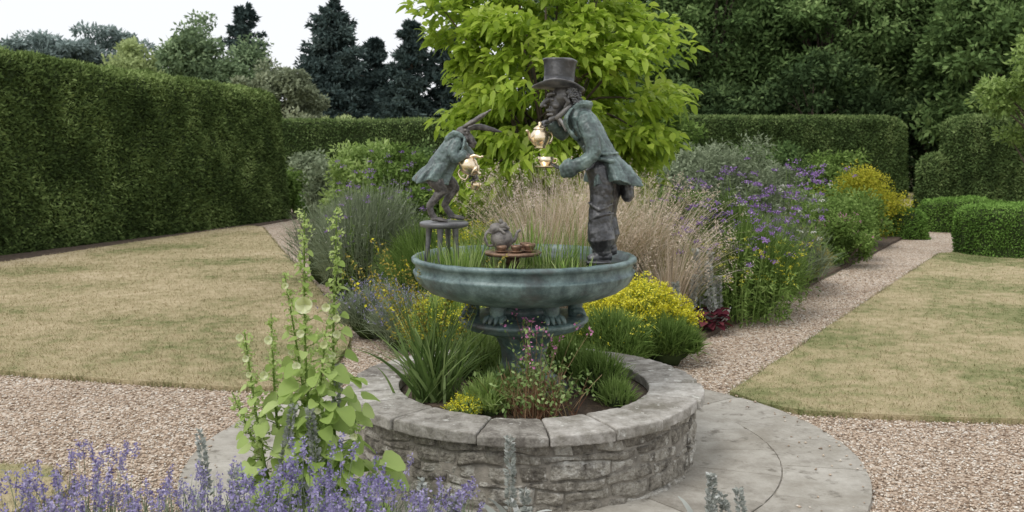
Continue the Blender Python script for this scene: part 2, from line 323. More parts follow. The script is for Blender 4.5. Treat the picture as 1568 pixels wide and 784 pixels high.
lawnF=[(-9,5.6),(-4,5.1),(-2.45,4.93),(-2.15,4.6),(-2.4,4.0),(-3,2.2),(-9,1.5)]
bedC=[(-.25,7.1),(-.5,8.0),(-.8,9.0),(-1.6,11.1),(-2.95,15),(-4.5,20),(-5,26),(8.5,28),(9.5,21),(7.0,17.0),(1.38,7.77),(.9,7.15),(.3,6.98)]
bedF=[(-2.6,1.5),(-2.3,3.9),(-1.2,4.1),(0,4.0),(1.3,3.9),(1.9,3.5),(1.6,1.5)]
bedH=[(-5.4,20.3),(-4.9,22.8),(-6.5,24),(-14,8),(-10,6),(-9.6,8.2),(-8.7,10),(-7.4,13.9),(-6.3,18)]
poly_sheet('lawn',lawnL,.035,m_lawnL,skirt=.06,rnd=.3)
poly_sheet('lawn',lawnR,.035,m_lawnR,skirt=.06,rnd=.3)
poly_sheet('lawn',lawnF,.035,m_lawnR,skirt=.06,rnd=.3)
poly_sheet('flower_bed_soil',bedC,.045,m_soil,skirt=.07)
poly_sheet('flower_bed_soil',bedF,.05,m_soil,skirt=.07)
poly_sheet('flower_bed_soil',bedH,.02,m_soil,skirt=.04)
def grass(name,poly,n,mat,box):
    X=rng.uniform(box[0],box[1],n*4); 
    Y=1/rng.uniform(1/box[3],1/box[2],n*4)
    k=inpoly(X,Y,poly); X=X[k][:n];Y=Y[k][:n]; m=len(X)
    B_=np.c_[X,Y,np.full(m,.033)]; az=rng.uniform(0,6.28,m)
    hh=rng.uniform(.012,.03,m); 
    D=unit(np.c_[np.cos(az)*.8,np.sin(az)*.8,rng.uniform(.4,1.1,m)]); S=np.c_[-np.sin(az),np.cos(az),np.zeros(m)]
    V,Fc=rhomb(B_,D,S,hh*1.4,np.clip(.0035*(Y/7),.004,.01)); mk(name,V,Fc,mat,np.repeat(rng.uniform(0.05,.65,m),4))
grass('lawn_grass',lawnL,100000,m_lawnL,(-9,-1.2,6.4,20))
grass('lawn_grass',lawnR,75000,m_lawnR,(1.4,9,5,15))
grass('lawn_grass',lawnF,20000,m_lawnR,(-5,-2,3,5.7))
ed=[]
for poly in (lawnL[:12],lawnR[:5],lawnR[:1]+lawnR[-1:],lawnF[:5]):
    for i in range(len(poly)-1):
        a=np.array(poly[i]);b_=np.array(poly[i+1]); m=int(np.linalg.norm(b_-a)*230); t=rng.random((m,1)); ed.append(a+(b_-a)*t+rng.normal(0,.018,(m,2)))
ed=np.concatenate(ed); m=len(ed); V,Fc,R_=blades(np.c_[ed,np.full(m,.0)],rng.uniform(0,6.28,m),rng.uniform(0,.9,m),rng.uniform(.03,.065,m),.006,.6,rng.uniform(-.3,.3,m),K=3); mk('lawn_edge_grass',V,Fc,m_lawnR,R_)
n=150000; X=rng.uniform(-5,6,n); Y=1/rng.uniform(1/13,1/4.1,n)
k=(np.abs(X)<Y*.6)&((X-FC[0])**2+(Y-FC[1])**2>1.80**2)
for p in (lawnL,lawnR,lawnF,bedC,bedF): k&=~inpoly(X,Y,p)
X=X[k];Y=Y[k]; 
st=rng.random(260); sa=rng.uniform(0,6.28,260); sr=1.8-rng.random(260)**3*.35   # a few stones kicked on to the paving
sX=FC[0]+np.cos(sa)*sr; sY=FC[1]+np.sin(sa)*sr; Z0=np.r_[rng.uniform(.002,.008,len(X)),np.full(260,.038)]; X=np.r_[X,sX];Y=np.r_[Y,sY]
m=len(X); s=rng.uniform(.0045,.011,(m,1,1))*(0.8+Y[:,None,None]*.03)
oc=np.array([[1,0,0],[0,1,0],[-1,0,0],[0,-1,0],[0,0,.6],[0,0,-.6]])[None]*rng.uniform(.6,1.25,(m,6,1))
a=rng.uniform(0,6.28,m); R=np.zeros((m,3,3)); R[:,0,0]=np.cos(a);R[:,0,1]=-np.sin(a);R[:,1,0]=np.sin(a);R[:,1,1]=np.cos(a);R[:,2,2]=1
oc=np.einsum('nij,nkj->nki',R,oc*np.array([1.3,.85,1]))*s+np.c_[X,Y,Z0][:,None]
tri=np.array([[0,1,4],[1,2,4],[2,3,4],[3,0,4],[1,0,5],[2,1,5],[3,2,5],[0,3,5]])
Fc=(np.arange(m)[:,None,None]*6+tri[None]).reshape(-1,3)
m_peb=leafmat('pebble',PEB,trans=0,namp=.05,far=True)
mk('gravel_stones',oc.reshape(-1,3),Fc,m_peb,np.repeat(rng.uniform(0,1,m),6),smooth=False)
# ------------------------------------------------------------ slabs ring
def slab_ring(name,r0,r1,z0,z1,nsl,mat,gap=.006,off=0,bev=.006,jit=.003,irr=.15,rough=.0012):
    b=Bld(); rn=[]
    cuts=[off+2*math.pi*(i+random.uniform(-irr,irr))/nsl for i in range(nsl)]; cuts.append(cuts[0]+2*math.pi)
    K=12; J=7; w=K+1
    for i in range(nsl):
        a0=cuts[i]+gap/r1; a1=cuts[i+1]-gap/r1; dz=random.uniform(-jit,jit); rr1=r1+random.uniform(-jit,jit)*2; v=[];f=[]
        tl=random.uniform(-jit,jit)
        for lay,z in enumerate((z1,z0)):
            for j in range(J+1):
                for k_ in range(K+1):
                    a=a0+(a1-a0)*k_/K; r=r0+(rr1-r0)*j/J
                    if j==J: r+=random.uniform(-1,1)*rough*2.5
                    if k_ in(0,K): a+=random.uniform(-1,1)*rough*1.2
                    corner=(j in(0,J)) and (k_ in (0,K))
                    v.append((FC[0]+r*math.cos(a),FC[1]+r*math.sin(a),z+(dz+tl*(k_/K-.5)+random.uniform(-1,1)*rough-(.006 if corner else 0) if lay==0 else 0)))
        t=(J+1)*w
        for j in range(J):
            for k_ in range(K):
                f.append((j*w+k_,j*w+k_+1,(j+1)*w+k_+1,(j+1)*w+k_)); f.append((t+j*w+k_,t+(j+1)*w+k_,t+(j+1)*w+k_+1,t+j*w+k_+1))
        for k_ in range(K):
            f.append((k_,t+k_,t+k_+1,k_+1)); f.append((J*w+k_,J*w+k_+1,t+J*w+k_+1,t+J*w+k_))
        for j in range(J):
            f.append((j*w,(j+1)*w,t+(j+1)*w,t+j*w)); f.append((j*w+K,t+j*w+K,t+(j+1)*w+K,(j+1)*w+K))
        b.add(v,f); rn+= [random.random()]*len(v)
    o=b.obj(name,mat,smooth=False)
    at=o.data.attributes.new('rnd','FLOAT','POINT'); at.data.foreach_set('value',np.array(rn,np.float32))
    bv=o.modifiers.new('b','BEVEL'); bv.width=bev; bv.segments=2; bv.limit_method='ANGLE'; bv.angle_limit=math.radians(50)
    return o
pv=[slab_ring('inner_paving',.9,1.37,.0,.034,20,m_pave,gap=.0030,bev=.002,jit=.0015,rough=.0007),slab_ring('outer_paving',1.376,1.80,.0,.033,22,m_pave,gap=.0030,off=.1,bev=.003,jit=.0015,rough=.0007)]
b=Bld(); b.lathe((*FC,0),[(0,.027),(1.79,.027),(1.80,0)],seg=96); pv.append(b.obj('joint_bed',m_mortar)); 
group('circular_stone_paving',(*FC,0),pv)
# rubble wall
Rw=.925; courses=[.0,.06,.135,.175,.245,.295,.347]
def zb(ci,ang):
    if ci in (0,len(courses)-1): return np.full_like(ang,courses[ci])
    return courses[ci]+.013*np.sin(ang*5+ci*2.1)+.008*np.sin(ang*13+ci*4.7)+.004*np.sin(ang*29+ci)
parts=[]
for ci in range(len(courses)-1):
    a=rng.uniform(0,.3); end=a+2*math.pi
    while a<end-.02:
        wdt=rng.uniform(.07,.33)/Rw
        if end-(a+wdt)<.08: wdt=end-a
        a1=a+wdt; nu,nv=18,9; U,Vv=np.meshgrid(np.linspace(-1,1,nu),np.linspace(-1,1,nv))
        sk=rng.uniform(-.02,.02); g=.0014
        ang=a+g+(a1-a-2*g)*(U+1)/2+sk*Vv*.5; zl=zb(ci,ang);zh=zb(ci+1,ang); zz=zl+g+(zh-zl-2*g)*(Vv+1)/2
        bul=(1-np.abs(U)**14)*(1-np.abs(Vv)**10); base=rng.uniform(-.006,.010)
        r_=ang.ravel(); Pn=np.c_[np.cos(r_)*Rw,np.sin(r_)*Rw,zz.ravel()]
        r=Rw-.014+(.014+base)*bul.ravel()+ (.009*sn(Pn,40,5,4)+.008*sn(Pn,12,6))*(.3+.7*bul.ravel())
        V=np.c_[FC[0]+r*np.cos(r_),FC[1]+r*np.sin(r_),zz.ravel()]
        idx=np.arange(nu*nv).reshape(nv,nu); Fc=np.stack([idx[:-1,:-1],idx[:-1,1:],idx[1:,1:],idx[1:,:-1]],-1).reshape(-1,4)
        parts.append((V,Fc,np.full(nu*nv,rng.uniform(0,1)))); a=a1
V,Fc,R=joinV(parts); w1=mk('rubble_face',V,Fc,m_stone,R,smooth=True)
b=Bld(); b.lathe((*FC,0),[(Rw-.008,0),(Rw-.008,.346),(.70,.346),(.70,.2)],seg=160); w2=b.obj('wall_core',m_mortar,disp=[(.04,.012)])
w3=slab_ring('coping_stones',.685,.968,.347,.402,17,m_cap,gap=.0035,bev=.007,jit=.005,rough=.0018,irr=.22)
b=Bld(); b.lathe((*FC,0),[(0,.37),(.2,.365),(.5,.355),(.71,.345)],seg=48); w4=b.obj('planter_soil',m_soil,disp=[(.05,.02)])
group('round_stone_wall',(*FC,0),[w1,w2,w3,w4])
# ------------------------------------------------------------ fountain basin
c=(*FC,0)
b=Bld(); b.lathe(c,[(0,1.0),(.45,1.0),(.55,1.03),(.572,1.07),(.58,1.094),(.590,1.102),(.608,1.102),(.618,1.095),(.619,1.082),(.612,1.074),(.600,1.070),(.597,1.062),(.597,1.034),(.602,1.026),(.609,1.022),(.609,1.012),(.604,1.004),(.598,.985),(.575,.955),(.53,.922),(.46,.893),(.38,.873),(.30,.862),(.24,.858),(.22,.845),(.2,.84),(0,.84)],seg=128)
bs=[b.obj('bowl',m_verd,disp=[(.1,.008)])]
b=Bld(); b.lathe(c,[(0,.768),(.31,.768),(.345,.766),(.357,.758),(.357,.745),(.345,.738),(.338,.735),(.335,.72),(.3,.705),(.24,.695),(.19,.68),(.155,.65),(.13,.6),(.12,.54),(.135,.48),(.17,.44),(.2,.42),(.21,.40),(.24,.39),(.245,.34)],seg=96)
b.lathe(c,[(.21,.86),(.17,.84),(.14,.81),(.16,.785),(.19,.766)],seg=48)
bs.append(b.obj('pedestal',m_verd,disp=[(.08,.008)]))
b=Bld()
for k_ in range(6):
    a=math.radians(-90-33+k_*60+3); ca,sa=math.cos(a),math.sin(a)
    def q(r,z,t=0): return Vector((FC[0]+r*ca-t*sa,FC[1]+r*sa+t*ca,z))
    b.tube([q(.24,.88),q(.285,.845),q(.275,.80),q(.27,.785)],[.04,.045,.034,.03],seg=10)
    for t in (-.036,-.012,.012,.036):
        b.tube([q(.275,.80,t),q(.315,.798,t*1.3),q(.335,.778,t*1.45)],[.016,.015,.009],seg=8)
bs.append(b.obj('claw_feet',m_verd))
b=Bld(); b.lathe(c,[(0,1.062),(.3,1.0621),(.575,1.062)],seg=64); bs.append(b.obj('water',m_water))
group('fountain_basin',c,bs)
# ------------------------------------------------------------ hatter
def hand(b,wrist,dirv,palmn,L=.075,curl=.6,spread=.16,thumb=1,r=.0082):
    d=Vector(dirv).normalized(); nrm=Vector(palmn); nrm=(nrm-d*nrm.dot(d)).normalized(); s=d.cross(nrm)*thumb
    w=Vector(wrist); b.tube([w,w+d*L*.25,w+d*L*.5],[(.017,.017),(.013,.026),(.011,.027)],seg=10,sub=2)
    for i,(o,l) in enumerate(((-.75,.42),(-.25,.5),(.25,.47),(.72,.36))):
        p0=w+d*L*.48-s*o*.026; dd=(d-s*o*spread).normalized(); pts=[p0]; ang=0; p=p0
        for j in range(3):
            ang+=curl*(.6 if j==0 else .9); v=dd*math.cos(ang)+nrm*math.sin(ang); p=p+v*L*l*.42; pts.append(p)
        b.tube(pts,[r*1.05,r,r*.9,r*.75],seg=8,sub=2)
    p0=w+d*L*.15+s*.02; b.tube([p0,p0+(d*.5+s*.8+nrm*.3).normalized()*L*.3,p0+(d*.8+s*.65+nrm*.9).normalized()*L*.52],[r*1.3,r*1.1,r*.85],seg=8,sub=2)
kids=[]
b=Bld()
b.loft([(873,899,161,.045,0),(867,905,168,.075,0),(865,915,180,.112,0),(868,924,195,.118,.01),(877,931,210,.11,.02),(889,938,224,.100,.02),(896,946,237,.103,.03),(900,957,248,.115,.06),(902,966,258,.128,.09),(901,974,268,.142,.12),(900,980,277,.152,.14),(900,982,280,.154,.15)],nrip=7)
b.tube([M(893,182,-.085),M(903,208,-.135),M(905,236,-.155)],[.050,.045,.041],seg=14)
b.tube([M(905,236,-.155),M(890,248,-.15),M(872,256,-.13)],[.041,.037,.042],seg=14)
b.tube([M(874,255,-.132),M(867,258,-.125)],[.050,.050],seg=16)
b.tube([M(885,180,.085),M(868,196,.12),M(862,204,.12)],[.052,.045,.042],seg=14)
b.tube([M(862,204,.12),M(853,197,.08),M(848,190,.05)],[.042,.038,.038],seg=14)
b.tube([M(875,172,-.055),M(888,160,-.068),M(902,161,-.035),M(904,161,.02),M(890,160,.06),M(873,170,.055)],[(.018,.012),(.026,.014),(.028,.014),(.028,.014),(.024,.014),(.014,.012)],seg=8)
b.tube([M(874,168,-.06),M(864,184,-.092),M(872,204,-.09),M(886,218,-.06)],[(.010,.024),(.012,.034),(.010,.022),(.006,.006)],seg=10)
b.tube([M(912,242,-.108),M(934,247,-.122)],[(.012,.012),(.012,.012)],seg=8)
b.tube([M(908,232,-.10),M(925,236,-.108),M(944,234,-.05)],[.008,.009,.008],seg=8)
for xx,yy in ((876,200),(884,212),(893,225),(899,238)): b.ell(M(xx,yy,-.07),(.010,.010,.010),seg=8,rings=6)
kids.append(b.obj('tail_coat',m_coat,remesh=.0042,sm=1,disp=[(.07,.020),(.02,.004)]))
b=Bld()
b.tube([M(915,258,-.05),M(920,290,-.065),M(917,325,-.07),M(918,352,-.075),M(919,364,-.075)],[.072,.066,.062,.072,.080],seg=16)
for yy,ph,rr_ in ((309,0,.011),(329,1.7,.013),(347,.6,.014)): b.tube([M(900,yy+7*math.sin(ph),-.09),M(914,yy+9*math.cos(ph),-.128),M(936,yy-4+6*math.cos(ph),-.105)],[.006,rr_,.005],seg=8)
b.tube([M(932,258,.05),M(935,290,.06),M(929,325,.065),M(930,352,.07),M(931,362,.07)],[.072,.066,.06,.07,.074],seg=16)
b.ell(M(928,262),(.085,.11,.07))
b.tube([M(920,360,-.075),M(921,385,-.075)],[.045,.045],seg=12)
b.tube([M(928,391,-.075),M(916,391,-.078),M(902,393,-.082)],[(.033,.036),(.031,.036),(.02,.034)],seg=12)
b.tube([M(931,398,-.075),M(915,398.5,-.078),M(898,399,-.082)],[(.008,.042),(.008,.042),(.008,.038)],seg=12)
b.tube([M(932,360,.07),M(934,380,.07)],[.045,.045],seg=12)
b.tube([M(940,385,.07),M(928,385,.068),M(912,387,.065)],[(.033,.036),(.031,.036),(.02,.034)],seg=12)
b.tube([M(958,272,.02),M(961,288,.02),M(962,302,.02)],[(.035,.05),(.036,.055),(.034,.05)],seg=12)
hand(b,M(872,257,-.13),(-1,.35,.0),(0,0,1),L=.11,curl=.28,spread=.2,thumb=1,r=.0088)
hand(b,M(848,189,.05),(-1,-.25,.25),(0,-.2,-1),L=.09,curl=.75,spread=.1,thumb=-1,r=.0088)
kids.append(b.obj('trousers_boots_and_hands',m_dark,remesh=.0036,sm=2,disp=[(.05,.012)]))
b=Bld()
b.tube([M(886,174),M(878,164),M(868,156)],[.04,.036,.04],seg=12)
b.ell(M(862,148),(.062,.056,.066)); b.ell(M(853,157),(.043,.044,.052)); b.ell(M(849,168),(.032,.034,.036))
b.tube([M(845,150),M(836,155),M(829,162)],[.019,.016,.011],seg=10)
b.ell(M(830,162),(.012,.012,.010)); b.ell(M(835,162,-.012),(.010,.008,.008)); b.ell(M(835,162,.012),(.010,.008,.008))
b.tube([M(848,144,-.048),M(841,145,-.028),M(840,149,0),M(841,145,.028),M(848,144,.048)],[.009,.012,.009,.012,.009],seg=8)
b.tube([M(845,170,-.024),M(838,169,0),M(845,170,.024)],[.006,.0085,.006],seg=8)
b.tube([M(846,175.5,-.022),M(839,175.5,0),M(846,175.5,.022)],[.006,.0085,.006],seg=8)
b.tube([M(853,178),M(843,183)],[.024,.014],seg=10)
b.ell(M(851,162,-.034),(.02,.014,.017)); b.ell(M(851,162,.034),(.02,.014,.017))
b.ell(M(845.5,152.5,-.034),(.009,.009,.009),seg=8,rings=6); b.ell(M(845.5,152.5,.034),(.009,.009,.009),seg=8,rings=6)
for s_ in (-1,1):
    b.tube([M(864,150,s_*.055),M(869,157,s_*.062),M(864,165,s_*.052)],[(.01,.008),(.014,.008),(.008,.006)],seg=8)
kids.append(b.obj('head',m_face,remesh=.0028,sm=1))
b=Bld()
for i in range(190):
    a=random.uniform(-1.75,1.75); hh=random.random()
    x=872+15*math.cos(a)*(.75+.35*hh); dy=.068*math.sin(a)*(.85+.25*hh); y=136+32*hh*(.45+.55*max(0,math.cos(a)))
    p=M(x,y,dy); r=random.uniform(.0055,.009); a2=random.uniform(0,6.28)
    b.tube([p,p+Vector((.013*math.cos(a2),.006,.012*math.sin(a2))),p+Vector((.02*math.cos(a2+1),-.008,.016*math.sin(a2+1)))],[r,r,r*.6],seg=6,sub=2)
kids.append(b.obj('curly_hair',m_dark))
b=Bld(); rot=Matrix.Rotation(math.radians(4),3,'Y')@Matrix.Rotation(math.radians(-4),3,'X')
prof=[(.0,.0,0),(.08,.0,0),(.11,.0,.25),(.135,.004,.8),(.146,.008,1),(.148,.013,1),(.143,.015,1),(.11,.008,.25),(.086,.008,0),(.084,.012,0),(.0865,.014,0),(.0865,.040,0),(.082,.043,0),(.083,.065,0),(.086,.10,0),(.093,.145,0),(.096,.153,0),(.097,.159,0),(.092,.163,0),(.085,.157,0),(.06,.156,0),(0,.156,0)]
v=[];f=[]; c0=M(855,136); seg=64
for r,z,cv in prof:
    for k in range(seg):
        a=2*math.pi*k/seg; zz=z+cv*.024*(math.sin(a)**2)-cv*.010*(math.cos(a)**2); wv=1+.015*math.sin(3*a+z*20)
        v.append(c0+rot@Vector((r*math.cos(a)*wv,r*.92*math.sin(a)*wv,zz)))
for i in range(len(prof)-1):
    for k in range(seg): f.append((i*seg+k,i*seg+(k+1)%seg,(i+1)*seg+(k+1)%seg,(i+1)*seg+k))
b.add(v,f); kids.append(b.obj('top_hat',m_dark,disp=[(.07,.014)]))
b=Bld(); b.tube([M(872,163,-.05),M(864,171,-.052),M(856,178,-.03),M(853,180,0),M(856,178,.03)],[.012,.016,.016,.018,.014],seg=8); b.tube([M(856,181,-.012),M(862,190,-.045),M(866,200,-.05)],[(.014,.018),(.012,.022),(.008,.02)],seg=8); b.tube([M(855,182,.01),M(858,192,.01)],[(.012,.018),(.008,.018)],seg=8)
kids.append(b.obj('cravat',m_face))
def teapot(c,s,rot=None):
    b=Bld(); rot=rot or Matrix.Identity(3); c=Vector(c)
    b.lathe(c,[(0,-.052*s),(.03*s,-.052*s),(.033*s,-.045*s),(.03*s,-.04*s),(.048*s,-.02*s),(.055*s,.005*s),(.05*s,.03*s),(.036*s,.048*s),(.032*s,.052*s),(.038*s,.055*s),(.036*s,.06*s),(.02*s,.072*s),(.008*s,.078*s),(.012*s,.088*s),(.006*s,.096*s),(0,.097*s)],seg=32,rot=rot)
    T=lambda *p: c+rot@(Vector(p)*s)
    b.tube([T(-.045,0,-.01),T(-.068,0,.005),T(-.078,0,.035),T(-.09,0,.045)],[.013*s,.010*s,.007*s,.008*s],seg=10)
    b.tube([T(.045,0,.035),T(.075,0,.04),T(.085,0,.01),T(.07,0,-.02),T(.048,0,-.022)],[.006*s]*5,seg=8)
    return b
kids.append(teapot(M(827,213,.0),1.0,Matrix.Rotation(math.radians(35),3,'Z')).obj('gold_teapot',m_brass))
b=Bld(); sc=M(835,257,-.09)
b.lathe(sc,[(0,0),(.03,.0),(.06,.008),(.064,.013),(.06,.013),(.03,.006),(0,.006)],seg=32)
b.lathe(sc,[(0,.008),(.022,.008),(.024,.014),(.04,.035),(.044,.062),(.041,.062),(.036,.036),(.018,.016),(0,.016)],seg=32)
b.tube([sc+Vector((.04,0,.05)),sc+Vector((.06,0,.05)),sc+Vector((.055,0,.03)),sc+Vector((.038,0,.028))],[.004]*4,seg=8)
kids.append(b.obj('gold_cup_and_saucer',m_brass))
group('mad_hatter_statue',M(918,398),kids)
# ---- hare
kids=[]; b=Bld()
b.loft([(690,706,205,.03,0),(684,712,211,.055,0),(675,714,222,.075,0),(664,709,236,.078,.01),(655,703,250,.083,.03),(645,697,260,.094,.07),(638,692,268,.104,.10),(634,688,275,.110,.13),(634,687,278,.110,.13)],nrip=7)
b.tube([M(700,220,-.06),M(695,232,-.095),M(699,243,-.105)],[.034,.029,.027],seg=12)
b.tube([M(699,243,-.105),M(706,240,-.10),M(710,236,-.09)],[.027,.025,.028],seg=12)
b.tube([M(704,220,.06),M(716,234,.08),M(722,246,.07)],[.032,.027,.026],seg=12)
b.tube([M(686,213,-.045),M(696,205,-.05),M(709,210,-.05)],[(.018,.01),(.02,.01),(.012,.01)],seg=8)
b.tube([M(712,212,-.04),M(711,226,-.075),M(703,242,-.075)],[(.008,.018),(.009,.024),(.005,.006)],seg=8)
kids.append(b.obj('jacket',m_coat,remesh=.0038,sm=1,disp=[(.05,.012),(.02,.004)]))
b=Bld()
b.tube([M(694,214),M(703,207)],[.035,.033],seg=12)
b.ell(M(709,203),(.040,.034,.038)); b.tube([M(713,206,-.005),M(720,213,-.01),M(726,220,-.012)],[.029,.024,.016],seg=12)
b.ell(M(727,219,-.014),(.014,.013,.010)); b.tube([M(720,221,-.012),M(725,225,-.014)],[.013,.010],seg=8)
b.ell(M(716,204,-.033),(.009,.008,.010),seg=8,rings=6); b.ell(M(716,204,.030),(.009,.008,.010),seg=8,rings=6)
b.tube([M(712,199,-.032),M(719,201,-.030)],[.007,.006],seg=6)
b.ell(M(713,213,-.028),(.02,.014,.016)); b.ell(M(713,213,.026),(.02,.014,.016))
b.tube([M(711,194,-.018),M(724,187,-.022),M(739,177,-.02),M(752,168,-.018)],[(.010,.018),(.014,.030),(.012,.024),(.003,.005)],seg=12)
b.tube([M(715,197,.02),M(733,194,.03),M(752,198,.035),M(768,202,.035)],[(.012,.018),(.018,.02),(.014,.018),(.004,.005)],seg=12)
b.tube([M(666,274,-.045),M(672,281,-.055),M(678,291,-.055)],[.046,.042,.03],seg=12); b.tube([M(678,291,-.055),M(668,303,-.055),M(659,314,-.055)],[.031,.024,.02],seg=12)
b.tube([M(659,314,-.055),M(661,324,-.055),M(667,333,-.055)],[.02,.017,.018],seg=10); b.tube([M(664,334,-.055),M(674,335,-.058),M(685,337,-.06)],[(.013,.018),(.013,.024),(.009,.022)],seg=10)
b.tube([M(676,272,.045),M(688,281,.05),M(695,288,.05)],[.046,.040,.03],seg=12); b.tube([M(695,288,.05),M(686,303,.05),M(680,314,.05)],[.031,.024,.02],seg=12)
b.tube([M(680,314,.05),M(684,322,.05),M(690,330,.045)],[.02,.018,.019],seg=10); b.tube([M(688,331,.045),M(698,333,.04),M(709,335,.035)],[(.013,.018),(.013,.025),(.009,.022)],seg=10)
b.ell(M(642,273,.0),(.024,.024,.024)); b.ell(M(668,272),(.05,.06,.035))
hand(b,M(710,237,-.09),(.8,.25,-.35),(.2,.6,-.6),L=.065,curl=.6,spread=.15,r=.007)
b.tube([M(722,246,.07),M(727,256,.05),M(728,264,.03)],[.02,.015,.014],seg=8)
hand(b,M(728,264,.03),(-.05,-.3,-1),(-.5,-.6,0),L=.065,curl=.5,spread=.15,r=.007)
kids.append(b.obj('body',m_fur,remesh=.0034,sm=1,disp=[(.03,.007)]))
kids.append(teapot(M(717,252,-.07),.95,Matrix.Rotation(math.radians(-15),3,'Z')@Matrix.Rotation(math.radians(125),3,'Y')).obj('gold_teapot',m_brass))
b=Bld(); sc=M(727,291,.0); rt=Matrix.Rotation(math.radians(12),3,'Y')
b.lathe(sc,[(0,0),(.016,.0),(.018,.006),(.028,.022),(.031,.045),(.029,.045),(.024,.022),(0,.01)],seg=24,rot=rt); b.tube([sc+Vector((-.028,0,.036)),sc+Vector((-.045,0,.034)),sc+Vector((-.04,0,.015)),sc+Vector((-.024,0,.014))],[.0035]*4,seg=8)
kids.append(b.obj('gold_cup',m_brass))
b=Bld(); sc=M(680,339); b.lathe(sc,[(0,.0),(.125,.0),(.134,-.004),(.136,-.012),(.134,-.024),(.12,-.03),(.1,-.034),(0,-.034)],seg=48)
for a in (200,320,80,260):
    ca,sa=math.cos(math.radians(a)),math.sin(math.radians(a)); b.tube([sc+Vector((.085*ca,.085*sa,-.03)),sc+Vector((.09*ca,.09*sa,-.1)),sc+Vector((.1*ca,.1*sa,-.21)),sc+Vector((.105*ca,.105*sa,-.245))],[.02,.014,.012,.018],seg=8)
kids.append(b.obj('stool',m_dark))
group('march_hare_statue',M(680,404),kids)
# ---- dormouse and tea table
kids=[]; b=Bld(); sc=M(785,388,-.02); b.lathe(sc,[(0,.015),(.15,.015),(.16,.008),(.15,-.005),(.05,-.012),(.035,-.03),(.05,-.09),(0,-.09)],seg=40); kids.append(b.obj('tray_table',m_copper))
b=Bld()
for dx,dy,s_ in ((.09,-.05,1),(.02,-.09,.9),(-.06,-.08,.8),(.07,.05,.9)):
    q=sc+Vector((dx,dy,.016)); b.lathe(q,[(0,0),(.02*s_,0),(.045*s_,.008),(.046*s_,.011),(.02*s_,.006),(.022*s_,.01),(.034*s_,.03*s_),(.036*s_,.045*s_),(.032*s_,.045*s_),(.02*s_,.016),(0,.012)],seg=24)
kids.append(b.obj('tea_cups',m_copper))
b=teapot(sc+Vector((-.06,.03,.07)),1.15,Matrix.Rotation(math.radians(200),3,'Z')); kids.append(b.obj('dark_teapot',m_fur))
b=Bld(); q=sc+Vector((-.09,.02,.135)); b.ell(q,(.04,.035,.035)); b.ell(q+Vector((.035,-.01,.02)),(.026,.022,.022)); b.tube([q+Vector((.05,-.015,.015)),q+Vector((.07,-.02,.005))],[.013,.006],seg=8)
b.ell(q+Vector((.025,-.025,.042)),(.012,.006,.013)); b.ell(q+Vector((.025,.015,.042)),(.012,.006,.013))
b.tube([q+Vector((.02,-.03,0)),q+Vector((.045,-.045,-.02))],[.01,.007],seg=8); b.tube([q+Vector((.02,.03,0)),q+Vector((.05,.03,-.02))],[.01,.007],seg=8); b.tube([q+Vector((-.03,0,0)),q+Vector((-.06,-.02,-.03)),q+Vector((-.05,-.04,-.07))],[.01,.007,.004],seg=8)
kids.append(b.obj('dormouse',m_fur))
group('dormouse_tea_table',sc,kids)
